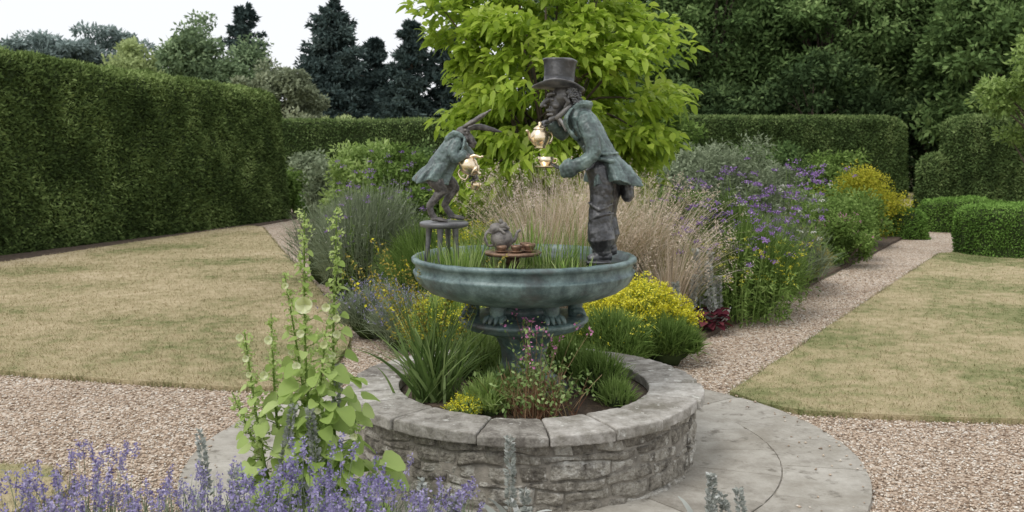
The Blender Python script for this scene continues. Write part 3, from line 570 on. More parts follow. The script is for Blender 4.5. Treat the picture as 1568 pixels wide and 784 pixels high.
# ------------------------------------------------------------ hedges
def hedge(name,path,hgt,wid,nleaf,ls,mat,taper=.75,rnd_r=.35,amp=.06,ns=1.3,h2=None):
    path=np.array(path,float); seg=np.linalg.norm(np.diff(path,axis=0),axis=1); cum=np.r_[0,np.cumsum(seg)]; Lt=cum[-1]
    e=np.linspace(0,math.pi/2,7); rc=min(wid*.5,.8)
    s=np.r_[rc*(1-np.cos(e)),np.linspace(rc,Lt-rc,max(4,int(Lt/.3)))[1:-1],Lt-rc*(1-np.cos(e))[::-1]]
    es=np.minimum(s,Lt-s); wsc=np.where(es<rc,np.sqrt(np.clip(1-(1-es/rc)**2,0,1)),1)*.97+.03
    cx=np.interp(s,cum,path[:,0]);cy=np.interp(s,cum,path[:,1]); tx=np.gradient(cx,s+np.arange(len(s))*1e-9);ty=np.gradient(cy,s+np.arange(len(s))*1e-9); tn=np.hypot(tx,ty)+1e-9; nx,ny=-ty/tn,tx/tn
    pr=[]; ws=wid/2; wt=ws*taper; r=rnd_r
    for t in np.linspace(0,1,10)[:-1]: pr.append((-(ws+(wt-ws)*t),t*(hgt-r)))
    for a in np.linspace(0,math.pi/2,6): pr.append((-(wt-r)-r*math.cos(a),hgt-r+r*math.sin(a)))
    pr2=[(-a,b_) for a,b_ in pr[::-1]]; mid=[(x,hgt+.02) for x in np.linspace(-(wt-r),(wt-r),4)[1:-1]] if wt>r+.05 else []
    pr=np.array(pr+mid+pr2); hs=(1+((h2 or hgt)/hgt-1)*s/Lt)
    G_=np.zeros((len(s),len(pr),3)); ew=(1-(1-wsc)*.25)*hs
    G_[:,:,0]=cx[:,None]+nx[:,None]*pr[None,:,0]*wsc[:,None]; G_[:,:,1]=cy[:,None]+ny[:,None]*pr[None,:,0]*wsc[:,None]; G_[:,:,2]=pr[None,:,1]*ew[:,None]
    V=G_.reshape(-1,3); V=V+np.c_[sn(V,ns,11),sn(V,ns,12),sn(V,ns,13)*.6*(V[:,2]>.2)]*amp
    idx=np.arange(len(V)).reshape(len(s),len(pr)); Q=np.stack([idx[:-1,:-1],idx[1:,:-1],idx[1:,1:],idx[:-1,1:]],-1).reshape(-1,4)
    core=mk(name+'_core',V,Q,m_core,smooth=True)
    A=V[Q[:,0]];B_=V[Q[:,1]];C_=V[Q[:,2]];D_=V[Q[:,3]]
    nr=np.cross(C_-A,D_-B_); ar=np.linalg.norm(nr,axis=1); pick=rng.choice(len(Q),nleaf,p=ar/ar.sum()); u=rng.random((nleaf,1));v=rng.random((nleaf,1))
    pt=(A[pick]*(1-u)+B_[pick]*u)*(1-v)+(D_[pick]*(1-u)+C_[pick]*u)*v; nn=unit(nr[pick])
    ctr=np.array([path[:,0].mean(),path[:,1].mean(),hgt*.4]); 
    if (nn*(pt-ctr)).sum()<0: nn=-nn
    pt=pt+nn*(rng.uniform(-.03,.035,(nleaf,1))+.03*sn(pt,9,21)[:,None])
    rn=np.clip(.36+.22*sn(pt,5,31)+.18*sn(pt*np.array([1,1,.25]),14,33)+rng.normal(0,.17,nleaf)+.34*np.clip(nn[:,2],0,1)+.1*pt[:,2]/hgt,0,1)  # lit top put into leaf tone: upward faces and upper leaves lighter
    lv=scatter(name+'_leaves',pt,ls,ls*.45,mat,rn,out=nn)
    return group(name,(path[0][0],path[0][1],0),[core,lv])
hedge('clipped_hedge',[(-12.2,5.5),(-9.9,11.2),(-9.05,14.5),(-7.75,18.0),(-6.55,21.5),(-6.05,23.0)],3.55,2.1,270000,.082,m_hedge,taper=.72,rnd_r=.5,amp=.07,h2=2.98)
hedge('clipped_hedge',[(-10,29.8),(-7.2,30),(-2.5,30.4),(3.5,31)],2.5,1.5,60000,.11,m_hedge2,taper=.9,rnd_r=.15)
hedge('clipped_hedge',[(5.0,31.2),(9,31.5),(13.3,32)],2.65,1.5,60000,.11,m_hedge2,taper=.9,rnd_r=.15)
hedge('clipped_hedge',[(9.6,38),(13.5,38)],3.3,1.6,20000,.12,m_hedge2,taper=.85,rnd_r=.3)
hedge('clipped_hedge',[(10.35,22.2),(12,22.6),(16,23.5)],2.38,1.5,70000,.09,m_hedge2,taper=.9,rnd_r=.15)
hedge('clipped_hedge',[(9.75,22.2),(10.6,22.7)],1.5,1.1,10000,.085,m_hedge2,taper=.6,rnd_r=.3)
hedge('box_hedge',[(7.1,14.9),(9,14.6),(12,14.2)],.76,1.5,55000,.045,m_box,taper=.92,rnd_r=.18,amp=.05)
hedge('box_hedge',[(8.3,19.0),(9.8,19.2)],.62,.9,12000,.05,m_box,taper=.92,rnd_r=.12,amp=.05)
hedge('box_hedge',[(7.1,17.3),(7.55,17.7)],.5,.8,9000,.05,m_box,taper=.9,rnd_r=.15,amp=.05)
hedge('box_hedge',[(-5.1,22.5),(-4.6,22.5)],.55,.7,7000,.05,m_box,taper=.9,rnd_r=.15,amp=.05)
# ------------------------------------------------------------ trees
def limbs(base,h,ends,r0):
    b=Bld(); base=Vector(base); top=base+Vector((random.uniform(-.03,.03)*h,random.uniform(-.03,.03)*h,h*.75))
    b.tube([base,base+(top-base)*.35,base+(top-base)*.7,top],[r0,r0*.75,r0*.5,r0*.15],seg=10,sub=3)
    for e in ends:
        e=Vector(e); t=random.uniform(.15,.65); s=base+(top-base)*t; mid=(s+e)*.5+Vector((0,0,(e-s).length*.12))
        b.tube([s,mid,e],[r0*.38*(1-t*.5),r0*.2,r0*.06],seg=7,sub=3)
    return b.obj('trunk_and_limbs',m_bark)
def crown(c,R,ncl,clr,n,seed=0,flat=.65,inner=.35):
    d=rdir(ncl); sc=.82+.28*sn(d,2.5,seed+50); rad=rng.uniform(inner,1,ncl)**.6*sc
    cc=np.array(c)+d*np.array(R)*rad[:,None]
    k=rng.integers(0,ncl,n); off=rdir(n)*(rng.random((n,1))**.45); cs=rng.uniform(.6,1.3,ncl)*clr
    pt=cc[k]+off*cs[k][:,None]*np.array([1,1,flat]); cr_=rng.random(ncl)
    return pt,off,cr_[k],cc
def tree(name,x,y,h,R,zl,ncl,clr,n,ls,mat,seed=0,r0=None,flat=.65,wr=.5):
    c=(x,y,(h+zl)/2); Rz=(h-zl)/2
    pt,off,cr_,cc=crown(c,(R,R,Rz),ncl,clr,n,seed,flat)
    k=pt[:,2]>.1; pt,off,cr_=pt[k],off[k],cr_[k]
    rn=np.clip(.22+.32*cr_+.25*off[:,2]+rng.normal(0,.13,len(pt)),0,1)  # besides random tone, clump tops painted lighter and undersides shaded
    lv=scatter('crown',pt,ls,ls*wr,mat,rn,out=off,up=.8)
    ends=[tuple(cc[i]) for i in rng.choice(len(cc),min(22,len(cc)),replace=False)]
    tr=limbs((x,y,-.05),h,ends,r0 or h*.02)
    return group(name,(x,y,0),[tr,lv])
def conifer(name,x,y,h,R,mat,nb=170,nl=130,ls=.3,zl=.5,droop=.25,ex=.6):
    t=rng.random(nb)**1.1; az=rng.uniform(0,6.28,nb); ln=(R*(1-t)**ex*rng.uniform(.5,1.2,nb))+.12; z0=zl+(h-zl)*t
    k=np.repeat(np.arange(nb),nl); u=rng.random(len(k))**.7
    w=(rng.normal(size=len(k)))*.16*ln[k]*(1.2-u*.7)
    px=x+np.cos(az[k])*u*ln[k]-np.sin(az[k])*w; py=y+np.sin(az[k])*u*ln[k]+np.cos(az[k])*w
    pz=z0[k]-droop*ln[k]*u+.25*ln[k]*u**3-np.abs(w)*.5-rng.random(len(k))*.12*ln[k]
    pt=np.c_[px,py,pz]; pt=pt[pz>.1]; k=k[pz>.1]; br=rng.random(nb)
    out=unit(np.c_[np.cos(az[k]),np.sin(az[k]),np.full(len(k),.1)])
    lv=scatter('crown',pt,ls,ls*.35,mat,np.clip(.2+.4*br[k]+rng.normal(0,.15,len(pt)),0,1),out=out)
    b=Bld(); b.tube([(x,y,-.05),(x,y,h*.5),(x,y,h*.97)],[h*.02,h*.013,.02],seg=9)
    for i in range(0,nb,3):
        b.tube([(x,y,z0[i]),(x+math.cos(az[i])*ln[i]*.5,y+math.sin(az[i])*ln[i]*.5,z0[i]-droop*.5*ln[i]),(x+math.cos(az[i])*ln[i]*.9,y+math.sin(az[i])*ln[i]*.9,z0[i]-droop*.75*ln[i])],[.05,.03,.012],seg=5,sub=2)
    return group(name,(x,y,0),[b.obj('trunk_and_branches',m_bark),lv])
def XY(px,Y): return (px-CX)/F*Y
def ZT(py,Y): return H-(py-HY)/F*Y
gx,gy=XY(846,10.8),10.8
pt,off,cr_,cc=crown((gx,gy,2.55),(1.72,1.45,2.15),130,.34,18000,3,flat=.5,inner=.3)
pt2,off2,cr2,cc2=crown((gx+.05,gy,1.55),(1.6,1.2,.75),40,.32,5000,5,flat=.5,inner=.3)
pt=np.concatenate([pt,pt2]);off=np.concatenate([off,off2]);cr_=np.concatenate([cr_,cr2]);cc=np.concatenate([cc,cc2])
n=len(pt); out=unit(pt-np.array([gx,gy,2.2])); D=unit(out*.8+rdir(n)*.9+np.array([0,0,-.15])); N_=rdir(n)*.7+np.array([0,0,1.])
rn=np.clip(.3+.25*cr_+.2*off[:,2]+rng.normal(0,.16,n),0,1)  # random tone plus painted shading: each clump light above, dark below
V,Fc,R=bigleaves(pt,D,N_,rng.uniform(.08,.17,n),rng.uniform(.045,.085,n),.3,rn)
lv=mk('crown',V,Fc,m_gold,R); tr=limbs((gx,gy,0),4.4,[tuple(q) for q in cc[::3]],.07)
group('golden_foliage_tree',(gx,gy,0),[tr,lv])
# left distance
tree('cedar_tree',XY(60,50),50,ZT(20,50),3.6,1.5,90,.9,20000,.3,m_bluegreen,1,flat=.4)
tree('cedar_tree',XY(160,54),54,ZT(26,54),2.6,2,60,.8,13000,.3,m_bluegreen,2,flat=.4)
tree('deciduous_tree',XY(195,42),42,ZT(58,42),1.9,.8,70,.6,15000,.22,m_lite,3)
tree('deciduous_tree',XY(308,45),45,ZT(8,45),3.0,.8,120,.75,32000,.24,m_medgreen,4)
conifer('pine_tree',XY(375,55),55,ZT(8,55),2.8,m_spruce)
tree('deciduous_tree',XY(428,43),43,ZT(76,43),2.4,.6,90,.6,23000,.2,m_olive,6)
conifer('spruce_tree',XY(508,48),48,ZT(0,48),3.1,m_spruce,nb=280,ex=.55)
conifer('spruce_tree',XY(573,52),52,ZT(62,52),2.6,m_spruce,nb=190)
conifer('spruce_tree',XY(630,46),46,ZT(36,46),2.2,m_spruce,nb=190)
conifer('spruce_tree',XY(690,47),47,ZT(45,47),2.6,m_spruce,nb=190)
tree('deciduous_tree',XY(525,35),35,ZT(155,35),1.1,.5,30,.35,7000,.14,m_lite,9)
tree('deciduous_tree',XY(-60,44),44,8.0,3,1,70,.8,13000,.25,m_medgreen,10)
tree('deciduous_tree',XY(250,60),60,7.0,5,.5,80,1.2,16000,.3,m_medgreen,10)
tree('deciduous_tree',XY(540,60),60,6.0,6,.5,90,1.2,16000,.3,m_medgreen,10)
# right woodland
specs=[(985,46,13,5,m_dkgreen),(1090,42,12,4.6,m_midgreen),(1180,48,14,5.5,m_dkgreen),(1265,41,12,4.2,m_midgreen),(1350,46,14,5.2,m_dkgreen),(1440,40,13,4.6,m_midgreen),(1540,38,12,4.5,m_midgreen),(1640,40,13,5,m_dkgreen),(1120,58,17,8,m_dkgreen),(1350,60,18,9,m_dkgreen),(1580,58,18,9,m_dkgreen),(880,56,12,5,m_dkgreen),(1530,33,9,3.0,m_midgreen)]
for i,(px,Y,h,R,mt) in enumerate(specs):
    tree('woodland_tree',XY(px,Y),Y,h,R,.2,120,.2*R+.15,30000 if Y<50 else 20000,.26 if Y<50 else .4,mt,20+i)
for i,px in enumerate((1000,1120,1240,1340,1430,1500,1590,1690)):
    tree('woodland_understorey_tree',XY(px,36.5),36.5+i%2,4.6+.5*(i%3),2.6,-.8,60,.7,11000,.24,m_dkgreen,50+i)
tree('small_tree',XY(1600,17),17,4.3,1.0,.9,40,.3,8000,.11,m_fresh,60)
tree('small_tree',XY(1010,26),26,ZT(120,26),1.5,.4,50,.4,9000,.14,m_green,61)
# ------------------------------------------------------------ garden plants
def shrub(name,x,y,h,R,n,ls,mat,ncl=40,clr=None,seed=0,wr=.5,Ry=None,flowers=None,z0=.0,up=.6):
    clr=clr or R*.3; pt,off,cr_,cc=crown((x,y,z0+h*.48),(R*.85,(Ry or R)*.85,h*.5),ncl,clr,n,seed,flat=.8)
    k=pt[:,2]>z0+.02; pt,off,cr_=pt[k],off[k],cr_[k]
    rn=np.clip(.3+.25*cr_+.15*off[:,2]+rng.normal(0,.18,len(pt)),0,1)  # leaf tone includes painted light on clump tops, shade beneath
    kids=[scatter('foliage',pt,ls,ls*wr,mat,rn,out=off,up=up)]
    b=Bld()
    for q in cc[:10]: b.tube([(x+random.uniform(-.03,.03),y,z0),((x+q[0])/2,(y+q[1])/2,q[2]*.55),tuple(q)],[.012,.009,.004],seg=5,sub=2)
    kids.append(b.obj('stems',m_bark))
    if flowers:
        fm,fn,fs=flowers; top=pt[(pt[:,2]>z0+h*.5)]; q=top[rng.integers(0,len(top),fn)]+np.c_[rng.normal(0,.03,(fn,2)),rng.uniform(.0,.08,fn)]
        q=np.repeat(q,7,0)+rng.normal(0,fs*.7,(fn*7,3)); kids.append(scatter('flowers',q,fs,fs*.8,fm,rng.random(len(q)),up=2))
    return group(name,(x,y,z0),kids)
def needles(name,x,y,R,h,n,L,W,mat,z0=.04,Ry=None,bend=.5,tips=None,cl=1.0):
    a=rng.uniform(0,6.28,n); r=rng.random(n)**.5; Ry=Ry or R
    lob=1+.22*np.sin(a*3+x*7)+.12*np.sin(a*7+y*5)
    bx=x+np.cos(a)*r*R*.8*lob; by=y+np.sin(a)*r*Ry*.8*lob; dome=np.sqrt(np.clip(1-r**2*.75,0,1)); 
    lump=1+.22*sn(np.c_[bx,by,np.zeros(n)],5/R*.6,int(abs(x*37))+2)
    hz=z0+(h-L*.6)*dome*lump*rng.uniform(.35,1,n)
    hz=np.maximum(hz,z0); B_=np.c_[bx,by,hz]; lean=r*.9*rng.uniform(.3,1.4,n)+rng.normal(0,.28,n)
    az=a+rng.normal(0,.6,n); LL=rng.uniform(.5,1.3,n)*L
    V,Fc,R_=blades(B_,az,lean,LL,W,bend,np.clip(rng.normal(.42,.22,n)+.12*(hz/h),0,1),K=5)
    kids=[mk('stems',V,Fc,mat,R_)]
    b=Bld(); b.ell((x,y,z0+h*.25),(R*.66,Ry*.66,h*.38)); kids.append(b.obj('inner_foliage',m_core,disp=[(.1,.1)]))
    if tips:
        tm,frac,fs,cnt=tips; P_=blade_tip(B_,az,lean,LL,bend,5)[:,-1]; kk=np.where((rng.random(n)<frac)&(hz>z0+h*.35*cl))[0]
        q=np.repeat(P_[kk],cnt,0)+rng.normal(0,fs*.6,(len(kk)*cnt,3)); kids.append(scatter('flowers',q,fs,fs*.8,tm,rng.random(len(q)),up=2))
    return group(name,(x,y,z0),kids)
def verbena(name,x,y,R,h,n,mat=m_purp,stem=m_green,fs=.02,Ry=None,spread=.35,cnt=20,lfn=14):
    a=rng.uniform(0,6.28,n); r=rng.random(n)**.6; B_=np.c_[x+np.cos(a)*r*R,y+np.sin(a)*r*(Ry or R),np.full(n,.04)]
    L=h*rng.uniform(.5,1.1,n); lean=rng.uniform(0,spread,n)
    V,Fc,R_=blades(B_,a,lean,L,.006,.15,rng.random(n),K=5,tipw=.5); P_=blade_tip(B_,a,lean,L,.15,5)
    k2=rng.integers(0,n,n*lfn); t=rng.random(n*lfn)*.75; ii=np.clip((t*4).astype(int),0,3); fr=(t*4-ii)[:,None]; lp=P_[k2,ii]*(1-fr)+P_[k2,ii+1]*fr
    lf=scatter('leaves',lp,.07,.016,stem,rng.random(len(lp)),up=.2)
    q=np.repeat(P_[:,-1],cnt,0)+rng.normal(0,1,(n*cnt,3))*np.array([fs,fs,fs*.4])*np.repeat(rng.uniform(.5,1.2,n),cnt)[:,None]
    fl=scatter('flowers',q,fs*.7,fs*.6,mat,rng.random(len(q)),up=2)
    return group(name,(x,y,0),[mk('stems',V,Fc,stem,R_),lf,fl])
def spikes(name,pts,mat,hgt=.35,w=.02,leaves=True):
    parts=[]
    for (x,y,zt) in pts:
        n=240; t=rng.random(n); a=rng.uniform(0,6.28,n); lx=random.uniform(-.05,.05); hg=hgt*random.uniform(.75,1.2)
        rr=w*(1-.55*t)*rng.uniform(.6,1.1,n)*(.8+.3*np.sin(t*40)); C=np.c_[x+lx*t+np.cos(a)*rr*.5,y+np.sin(a)*rr*.5,zt-hg+hg*t]; D=unit(np.c_[np.cos(a),np.sin(a),np.full(n,.5)]); S=unit(np.cross(D,rdir(n)))
        V,Fc=rhomb(C,D,S,w*.9,w*.6); parts.append((V,Fc,np.repeat(np.clip(rng.normal(.5,.25,n),0,1),4)))
        V,Fc,R_=blades(np.array([[x,y,.04]]),np.zeros(1),np.zeros(1),zt-hg*.6,.012,0,np.array([.4]),K=4,tipw=.7); parts.append((V,Fc,R_))
        if leaves:
            m=14; a=rng.uniform(0,6.28,m); V,Fc,R_=blades(np.c_[x+rng.normal(0,.03,m),y+rng.normal(0,.03,m),rng.uniform(.04,max(.06,zt-hg),m)],a,rng.uniform(.5,1.1,m),.11,.035,.9,rng.random(m),K=5); parts.append((V,Fc,R_))
    V,Fc,R_=joinV(parts); return mk(name,V,Fc,mat,R_)
shrub('grey_leaved_shrub',XY(1125,14),14,ZT(200,14),.95,12000,.08,m_grey,60,seed=1,wr=.3)
shrub('grey_leaved_shrub',XY(1205,15),15,ZT(245,15),.75,7000,.08,m_grey,40,seed=2,wr=.3)
shrub('green_shrub',XY(1290,16),16,ZT(285,16),1.0,10000,.07,m_green,50,seed=3)
shrub('golden_shrub',XY(1320,17.6),17.6,ZT(250,17.6),.95,16000,.05,m_goldshrub,60,seed=4)
shrub('green_shrub',XY(1285,14.2),14.2,.95,.75,8000,.06,m_green,40,seed=5)
shrub('pink_flowering_shrub',XY(1290,13.3),13.3,.8,.6,6000,.05,m_green,30,seed=6,flowers=(m_pink,60,.02))
shrub('orange_green_shrub',XY(1228,11.6),11.6,.66,.42,6000,.05,m_orange,30,seed=7)
shrub('green_shrub',XY(1200,11.9),11.9,.5,.5,5000,.05,m_green,30,seed=8)
shrub('light_green_shrub',XY(565,18),18,ZT(192,18),1.1,9000,.11,m_fresh,45,seed=9)
shrub('green_shrub',XY(625,15),15,ZT(225,15),.8,9000,.08,m_green,45,seed=10)
shrub('green_shrub',XY(515,19),19,ZT(240,19),.9,7000,.10,m_grey,45,seed=19)
shrub('green_shrub',XY(690,13),13,1.5,.8,9000,.08,m_green,45,seed=11)
shrub('green_shrub',XY(780,14),14,1.3,1.0,9000,.08,m_green,45,seed=11)
shrub('green_shrub',XY(1060,12.5),12.5,1.3,.7,8000,.07,m_green,45,seed=12)
shrub('green_shrub',XY(990,13),13,1.3,.9,8000,.08,m_green,45,seed=12)
for i,(px,Y,hh,R) in enumerate([(450,24,1.3,.8),(480,27,1.7,1.0),(640,25,1.8,1.2),(760,24,1.5,1.2),(1080,22,1.9,1.3),(1180,24,2.0,1.3),(1280,25,1.7,1.2),(1000,20,1.6,1.2)]):
    shrub('border_shrub',XY(px,Y),Y,hh,R,6000,.12,[m_green,m_grey,m_midgreen][i%3],40,seed=30+i)
needles('feathery_grey_shrub',XY(560,10.6),10.6,.72,1.25,9500,.22,.007,m_grey,tips=(m_white,.04,.012,3))
needles('feathery_grey_shrub',XY(520,11.8),11.8,.6,1.1,5000,.22,.007,m_grey)
needles('feathery_green_shrub',XY(650,9.6),9.6,.5,.85,4000,.22,.008,m_green)
verbena('purple_verbena',XY(605,11),11,.45,1.5,55,spread=.2,fs=.026)
verbena('purple_verbena',XY(560,10.2),10.2,.35,1.15,24,spread=.2,fs=.022)
verbena('purple_verbena',XY(1140,10.0),10.0,.62,1.30,95,fs=.030,lfn=26,cnt=26)
verbena('purple_verbena',XY(1115,9.1),9.1,.4,1.12,50,fs=.027,lfn=26,cnt=24)
verbena('purple_verbena',XY(1190,11.2),11.2,.5,1.4,45,fs=.030,lfn=26,cnt=24)
verbena('yellow_coreopsis',XY(1140,9.1),9.1,.42,.72,110,mat=m_yel,fs=.018,cnt=12)
verbena('white_yarrow',XY(1205,10.6),10.6,.4,1.15,16,mat=m_white,fs=.026)
needles('green_perennial',XY(1140,9.6),9.6,.55,.90,7500,.28,.009,m_green)
needles('green_perennial',XY(1190,10.9),10.9,.5,.8,4500,.28,.009,m_grey)
needles('green_perennial',XY(1120,11.2),11.2,.5,1.1,5000,.28,.009,m_green)
needles('lavender_plant',XY(570,8.4),8.4,.32,.45,2500,.2,.006,m_grey,tips=(m_lav,.2,.012,7))
needles('lavender_plant',XY(620,7.9),7.9,.3,.40,2500,.2,.006,m_grey,tips=(m_lav,.16,.012,7))
needles('yellow_euphorbia',XY(990,7.65),7.65,.36,.58,4500,.11,.012,m_fresh,tips=(m_yel,.9,.018,9))
needles('yellow_euphorbia',XY(935,7.75),7.75,.25,.5,2500,.11,.012,m_fresh,tips=(m_yel,.9,.018,9))
needles('green_euphorbia',XY(935,7.1),7.1,.36,.44,6000,.13,.010,m_green,tips=(m_yel,.04,.012,5))
needles('green_euphorbia',XY(1020,7.35),7.35,.26,.36,4000,.13,.010,m_green)
needles('lime_alchemilla',XY(735,8.6),8.6,.33,1.05,4500,.2,.012,m_fresh,tips=(m_yel,.4,.014,6))
needles('lime_alchemilla',XY(690,7.3),7.3,.3,.55,3500,.18,.012,m_fresh,tips=(m_yel,.3,.014,6))
n=60; a=rng.uniform(0,6.28,n); rx,ry=XY(1085,8.55),8.55; rr=rng.random(n)**.5*.14
V,Fc,R_=bigleaves(np.c_[rx+np.cos(a)*rr,ry+np.sin(a)*rr,.08+rng.random(n)*.14],np.c_[np.cos(a),np.sin(a),rng.uniform(0,.6,n)],rdir(n)*.4+np.array([0,0,1.]),.1,.09,.4,rng.random(n)); mk('dark_red_heuchera',V,Fc,m_red,R_)
spikes('silver_stachys_plant',[(XY(1072,8.6),8.6,.76),(XY(1083,8.7),8.7,.72),(XY(1092,8.5),8.5,.64),(XY(1060,8.5),8.5,.54),(XY(975,8.6),8.6,.66),(XY(990,8.8),8.8,.69),(XY(1040,8.3),8.3,.5),(XY(1100,8.7),8.7,.5)],m_silver,hgt=.36,w=.04)
parts=[]; heads=[]
for px,Y,nn_,hh,sp in [(835,8.5,1300,1.42,.45),(905,8.9,1400,1.45,.45),(980,9.2,1200,1.3,.5),(1025,8.7,600,.95,.5)]:
    a=rng.uniform(0,6.28,nn_); r=rng.random(nn_)*.16; B_=np.c_[XY(px,Y)+np.cos(a)*r,Y+np.sin(a)*r,np.full(nn_,.05)]
    L=hh*rng.uniform(.6,1.12,nn_); lean=rng.uniform(.02,sp,nn_); bd=rng.uniform(.2,1.4,nn_)
    parts.append(blades(B_,a,lean,L,rng.uniform(.005,.011,nn_),bd,np.clip(rng.normal(.55,.34,nn_),0,1),K=8,tipw=.15))
    P_=blade_tip(B_,a,lean,L,bd,8)[:,-1]; k=rng.choice(nn_,nn_//5); heads.append(np.repeat(P_[k],14,0)+rng.normal(0,1,(len(k)*14,3))*np.array([.012,.012,.04]))
V,Fc,R_=joinV(parts); g1=mk('blades',V,Fc,m_straw,R_); q=np.concatenate(heads); g2=scatter('seed_heads',q,.03,.007,m_straw,np.clip(rng.normal(.75,.15,len(q)),0,1),up=0)
group('ornamental_grass',(XY(905,8.9),8.9,0),[g1,g2])
def reeds(cx,cy,n,L,R,lean=.3,w=.006):
    a=rng.uniform(0,6.28,n); r=rng.random(n)**.6*R
    return blades(np.c_[cx+np.cos(a)*r,cy+np.sin(a)*r,np.full(n,1.05)],a,rng.uniform(0,lean,n),L*rng.uniform(.5,1.15,n),w,rng.uniform(.1,.9,n),rng.random(n),K=6)
V,Fc,R_=joinV([reeds(-.29,5.0,150,.15,.12),reeds(-.2,5.25,100,.17,.14),reeds(.1,5.45,80,.26,.2),reeds(.22,5.15,80,.17,.14,.5),reeds(.36,5.35,60,.3,.14,.2,.004),reeds(.0,5.6,50,.2,.15),reeds(.3,4.85,40,.08,.12,.7),reeds(-.05,4.85,40,.07,.15,.8),reeds(-.45,5.15,60,.12,.08)])
mk('pond_reeds',V,Fc,m_reed,R_)
n=170; a=rng.uniform(0,6.28,n); bx,by=-.42,5.02
V,Fc,R_=blades(np.c_[bx+rng.normal(0,.055,n),by+rng.normal(0,.04,n),np.full(n,.35)],a,rng.uniform(.02,.8,n),rng.uniform(.32,.66,n),rng.uniform(.012,.024,n),rng.uniform(.1,1.0,n),rng.random(n),K=8,tipw=.06)
s1=mk('sword_leaves',V,Fc,m_strap,R_)
n=17; a=np.r_[rng.uniform(2.4,3.9,11),rng.uniform(0,6.28,6)]; B_=np.c_[np.full(n,bx),np.full(n,by),np.full(n,.36)]; lean=rng.uniform(.1,.6,n); L=rng.uniform(.65,.92,n); bd=rng.uniform(.1,.5,n)
V,Fc,R_=blades(B_,a,lean,L,.006,bd,rng.random(n),K=10,tipw=.5); s2=mk('flower_stems',V,Fc,m_strap,R_)
P_=blade_tip(B_,a,lean,L,bd,10); q=[]
for i in range(n):
    for t in np.linspace(.45,1,16): 
        j=min(int(t*9),8); f_=t*9-j; p=P_[i,j]*(1-f_)+P_[i,j+1]*f_; q.append(np.repeat(p[None],6,0)+rng.normal(0,.007,(6,3)))
q=np.concatenate(q); s3=scatter('flower_buds',q,.016,.01,m_orange,rng.random(len(q))); q2=q[rng.integers(0,len(q),110)]; s4=scatter('open_flowers',q2,.02,.016,m_yel,rng.random(110))
group('sisyrinchium_plant',(bx,by,.35),[s1,s2,s3,s4])
n=300; a=rng.uniform(0,6.28,n); gx2,gy2=.13,4.72
B_=np.c_[gx2+rng.normal(0,.08,n),gy2+rng.normal(0,.04,n),np.full(n,.35)]; lean=rng.uniform(0,1.0,n); L=rng.uniform(.1,.28,n)
V,Fc,R_=blades(B_,a,lean,L,.0045,.3,rng.random(n),K=5,tipw=.6); s1=mk('red_stems',V,Fc,m_redstem,R_)
P_=blade_tip(B_,a,lean,L,.3,5)[:,-1]; kk=rng.random(n)<.45; P_=P_[kk]; q=np.repeat(P_,6,0)+rng.normal(0,.018,(len(P_)*6,3)); s2=scatter('leaves',q,.028,.018,m_strap,rng.random(len(q)),up=1)
n=24; a=rng.uniform(0,6.28,n); B_=np.c_[gx2+rng.normal(0,.07,n),gy2+.02+rng.normal(0,.04,n),np.full(n,.4)]; lean=rng.uniform(0,.5,n); L=rng.uniform(.22,.5,n)
V,Fc,R_=blades(B_,a,lean,L,.003,.2,rng.random(n),K=5,tipw=.6); s3=mk('flower_stems',V,Fc,m_redstem,R_); P_=blade_tip(B_,a,lean,L,.2,5)
q=np.repeat(P_[:,-1],7,0)+rng.normal(0,.009,(n*7,3)); s4=scatter('pink_flowers',q,.016,.013,m_pink,rng.random(len(q)),up=2)
q=np.repeat(P_[:,2:].reshape(-1,3),4,0)+rng.normal(0,.016,(n*3*4,3)); s5=scatter('upper_leaves',q,.024,.014,m_strap,rng.random(len(q)),up=1)
group('pink_geranium',(gx2,gy2,.35),[s1,s2,s3,s4,s5])
needles('dwarf_conifer',.48,5.15,.16,.26,900,.1,.008,m_green,z0=.34)
needles('dwarf_conifer',.55,4.92,.10,.14,500,.08,.008,m_green,z0=.34)
needles('green_euphorbia',-.12,4.78,.12,.18,900,.09,.012,m_fresh,z0=.34)
needles('lime_alchemilla',-.24,4.68,.07,.1,400,.05,.014,m_fresh,z0=.34,tips=(m_yel,.7,.01,6))
needles('green_euphorbia',-.15,5.45,.2,.3,1200,.12,.012,m_fresh,z0=.34)
needles('green_euphorbia',.3,5.6,.2,.22,1200,.12,.012,m_green,z0=.34)
needles('green_euphorbia',-.05,4.98,.1,.2,600,.12,.012,m_strap,z0=.34)
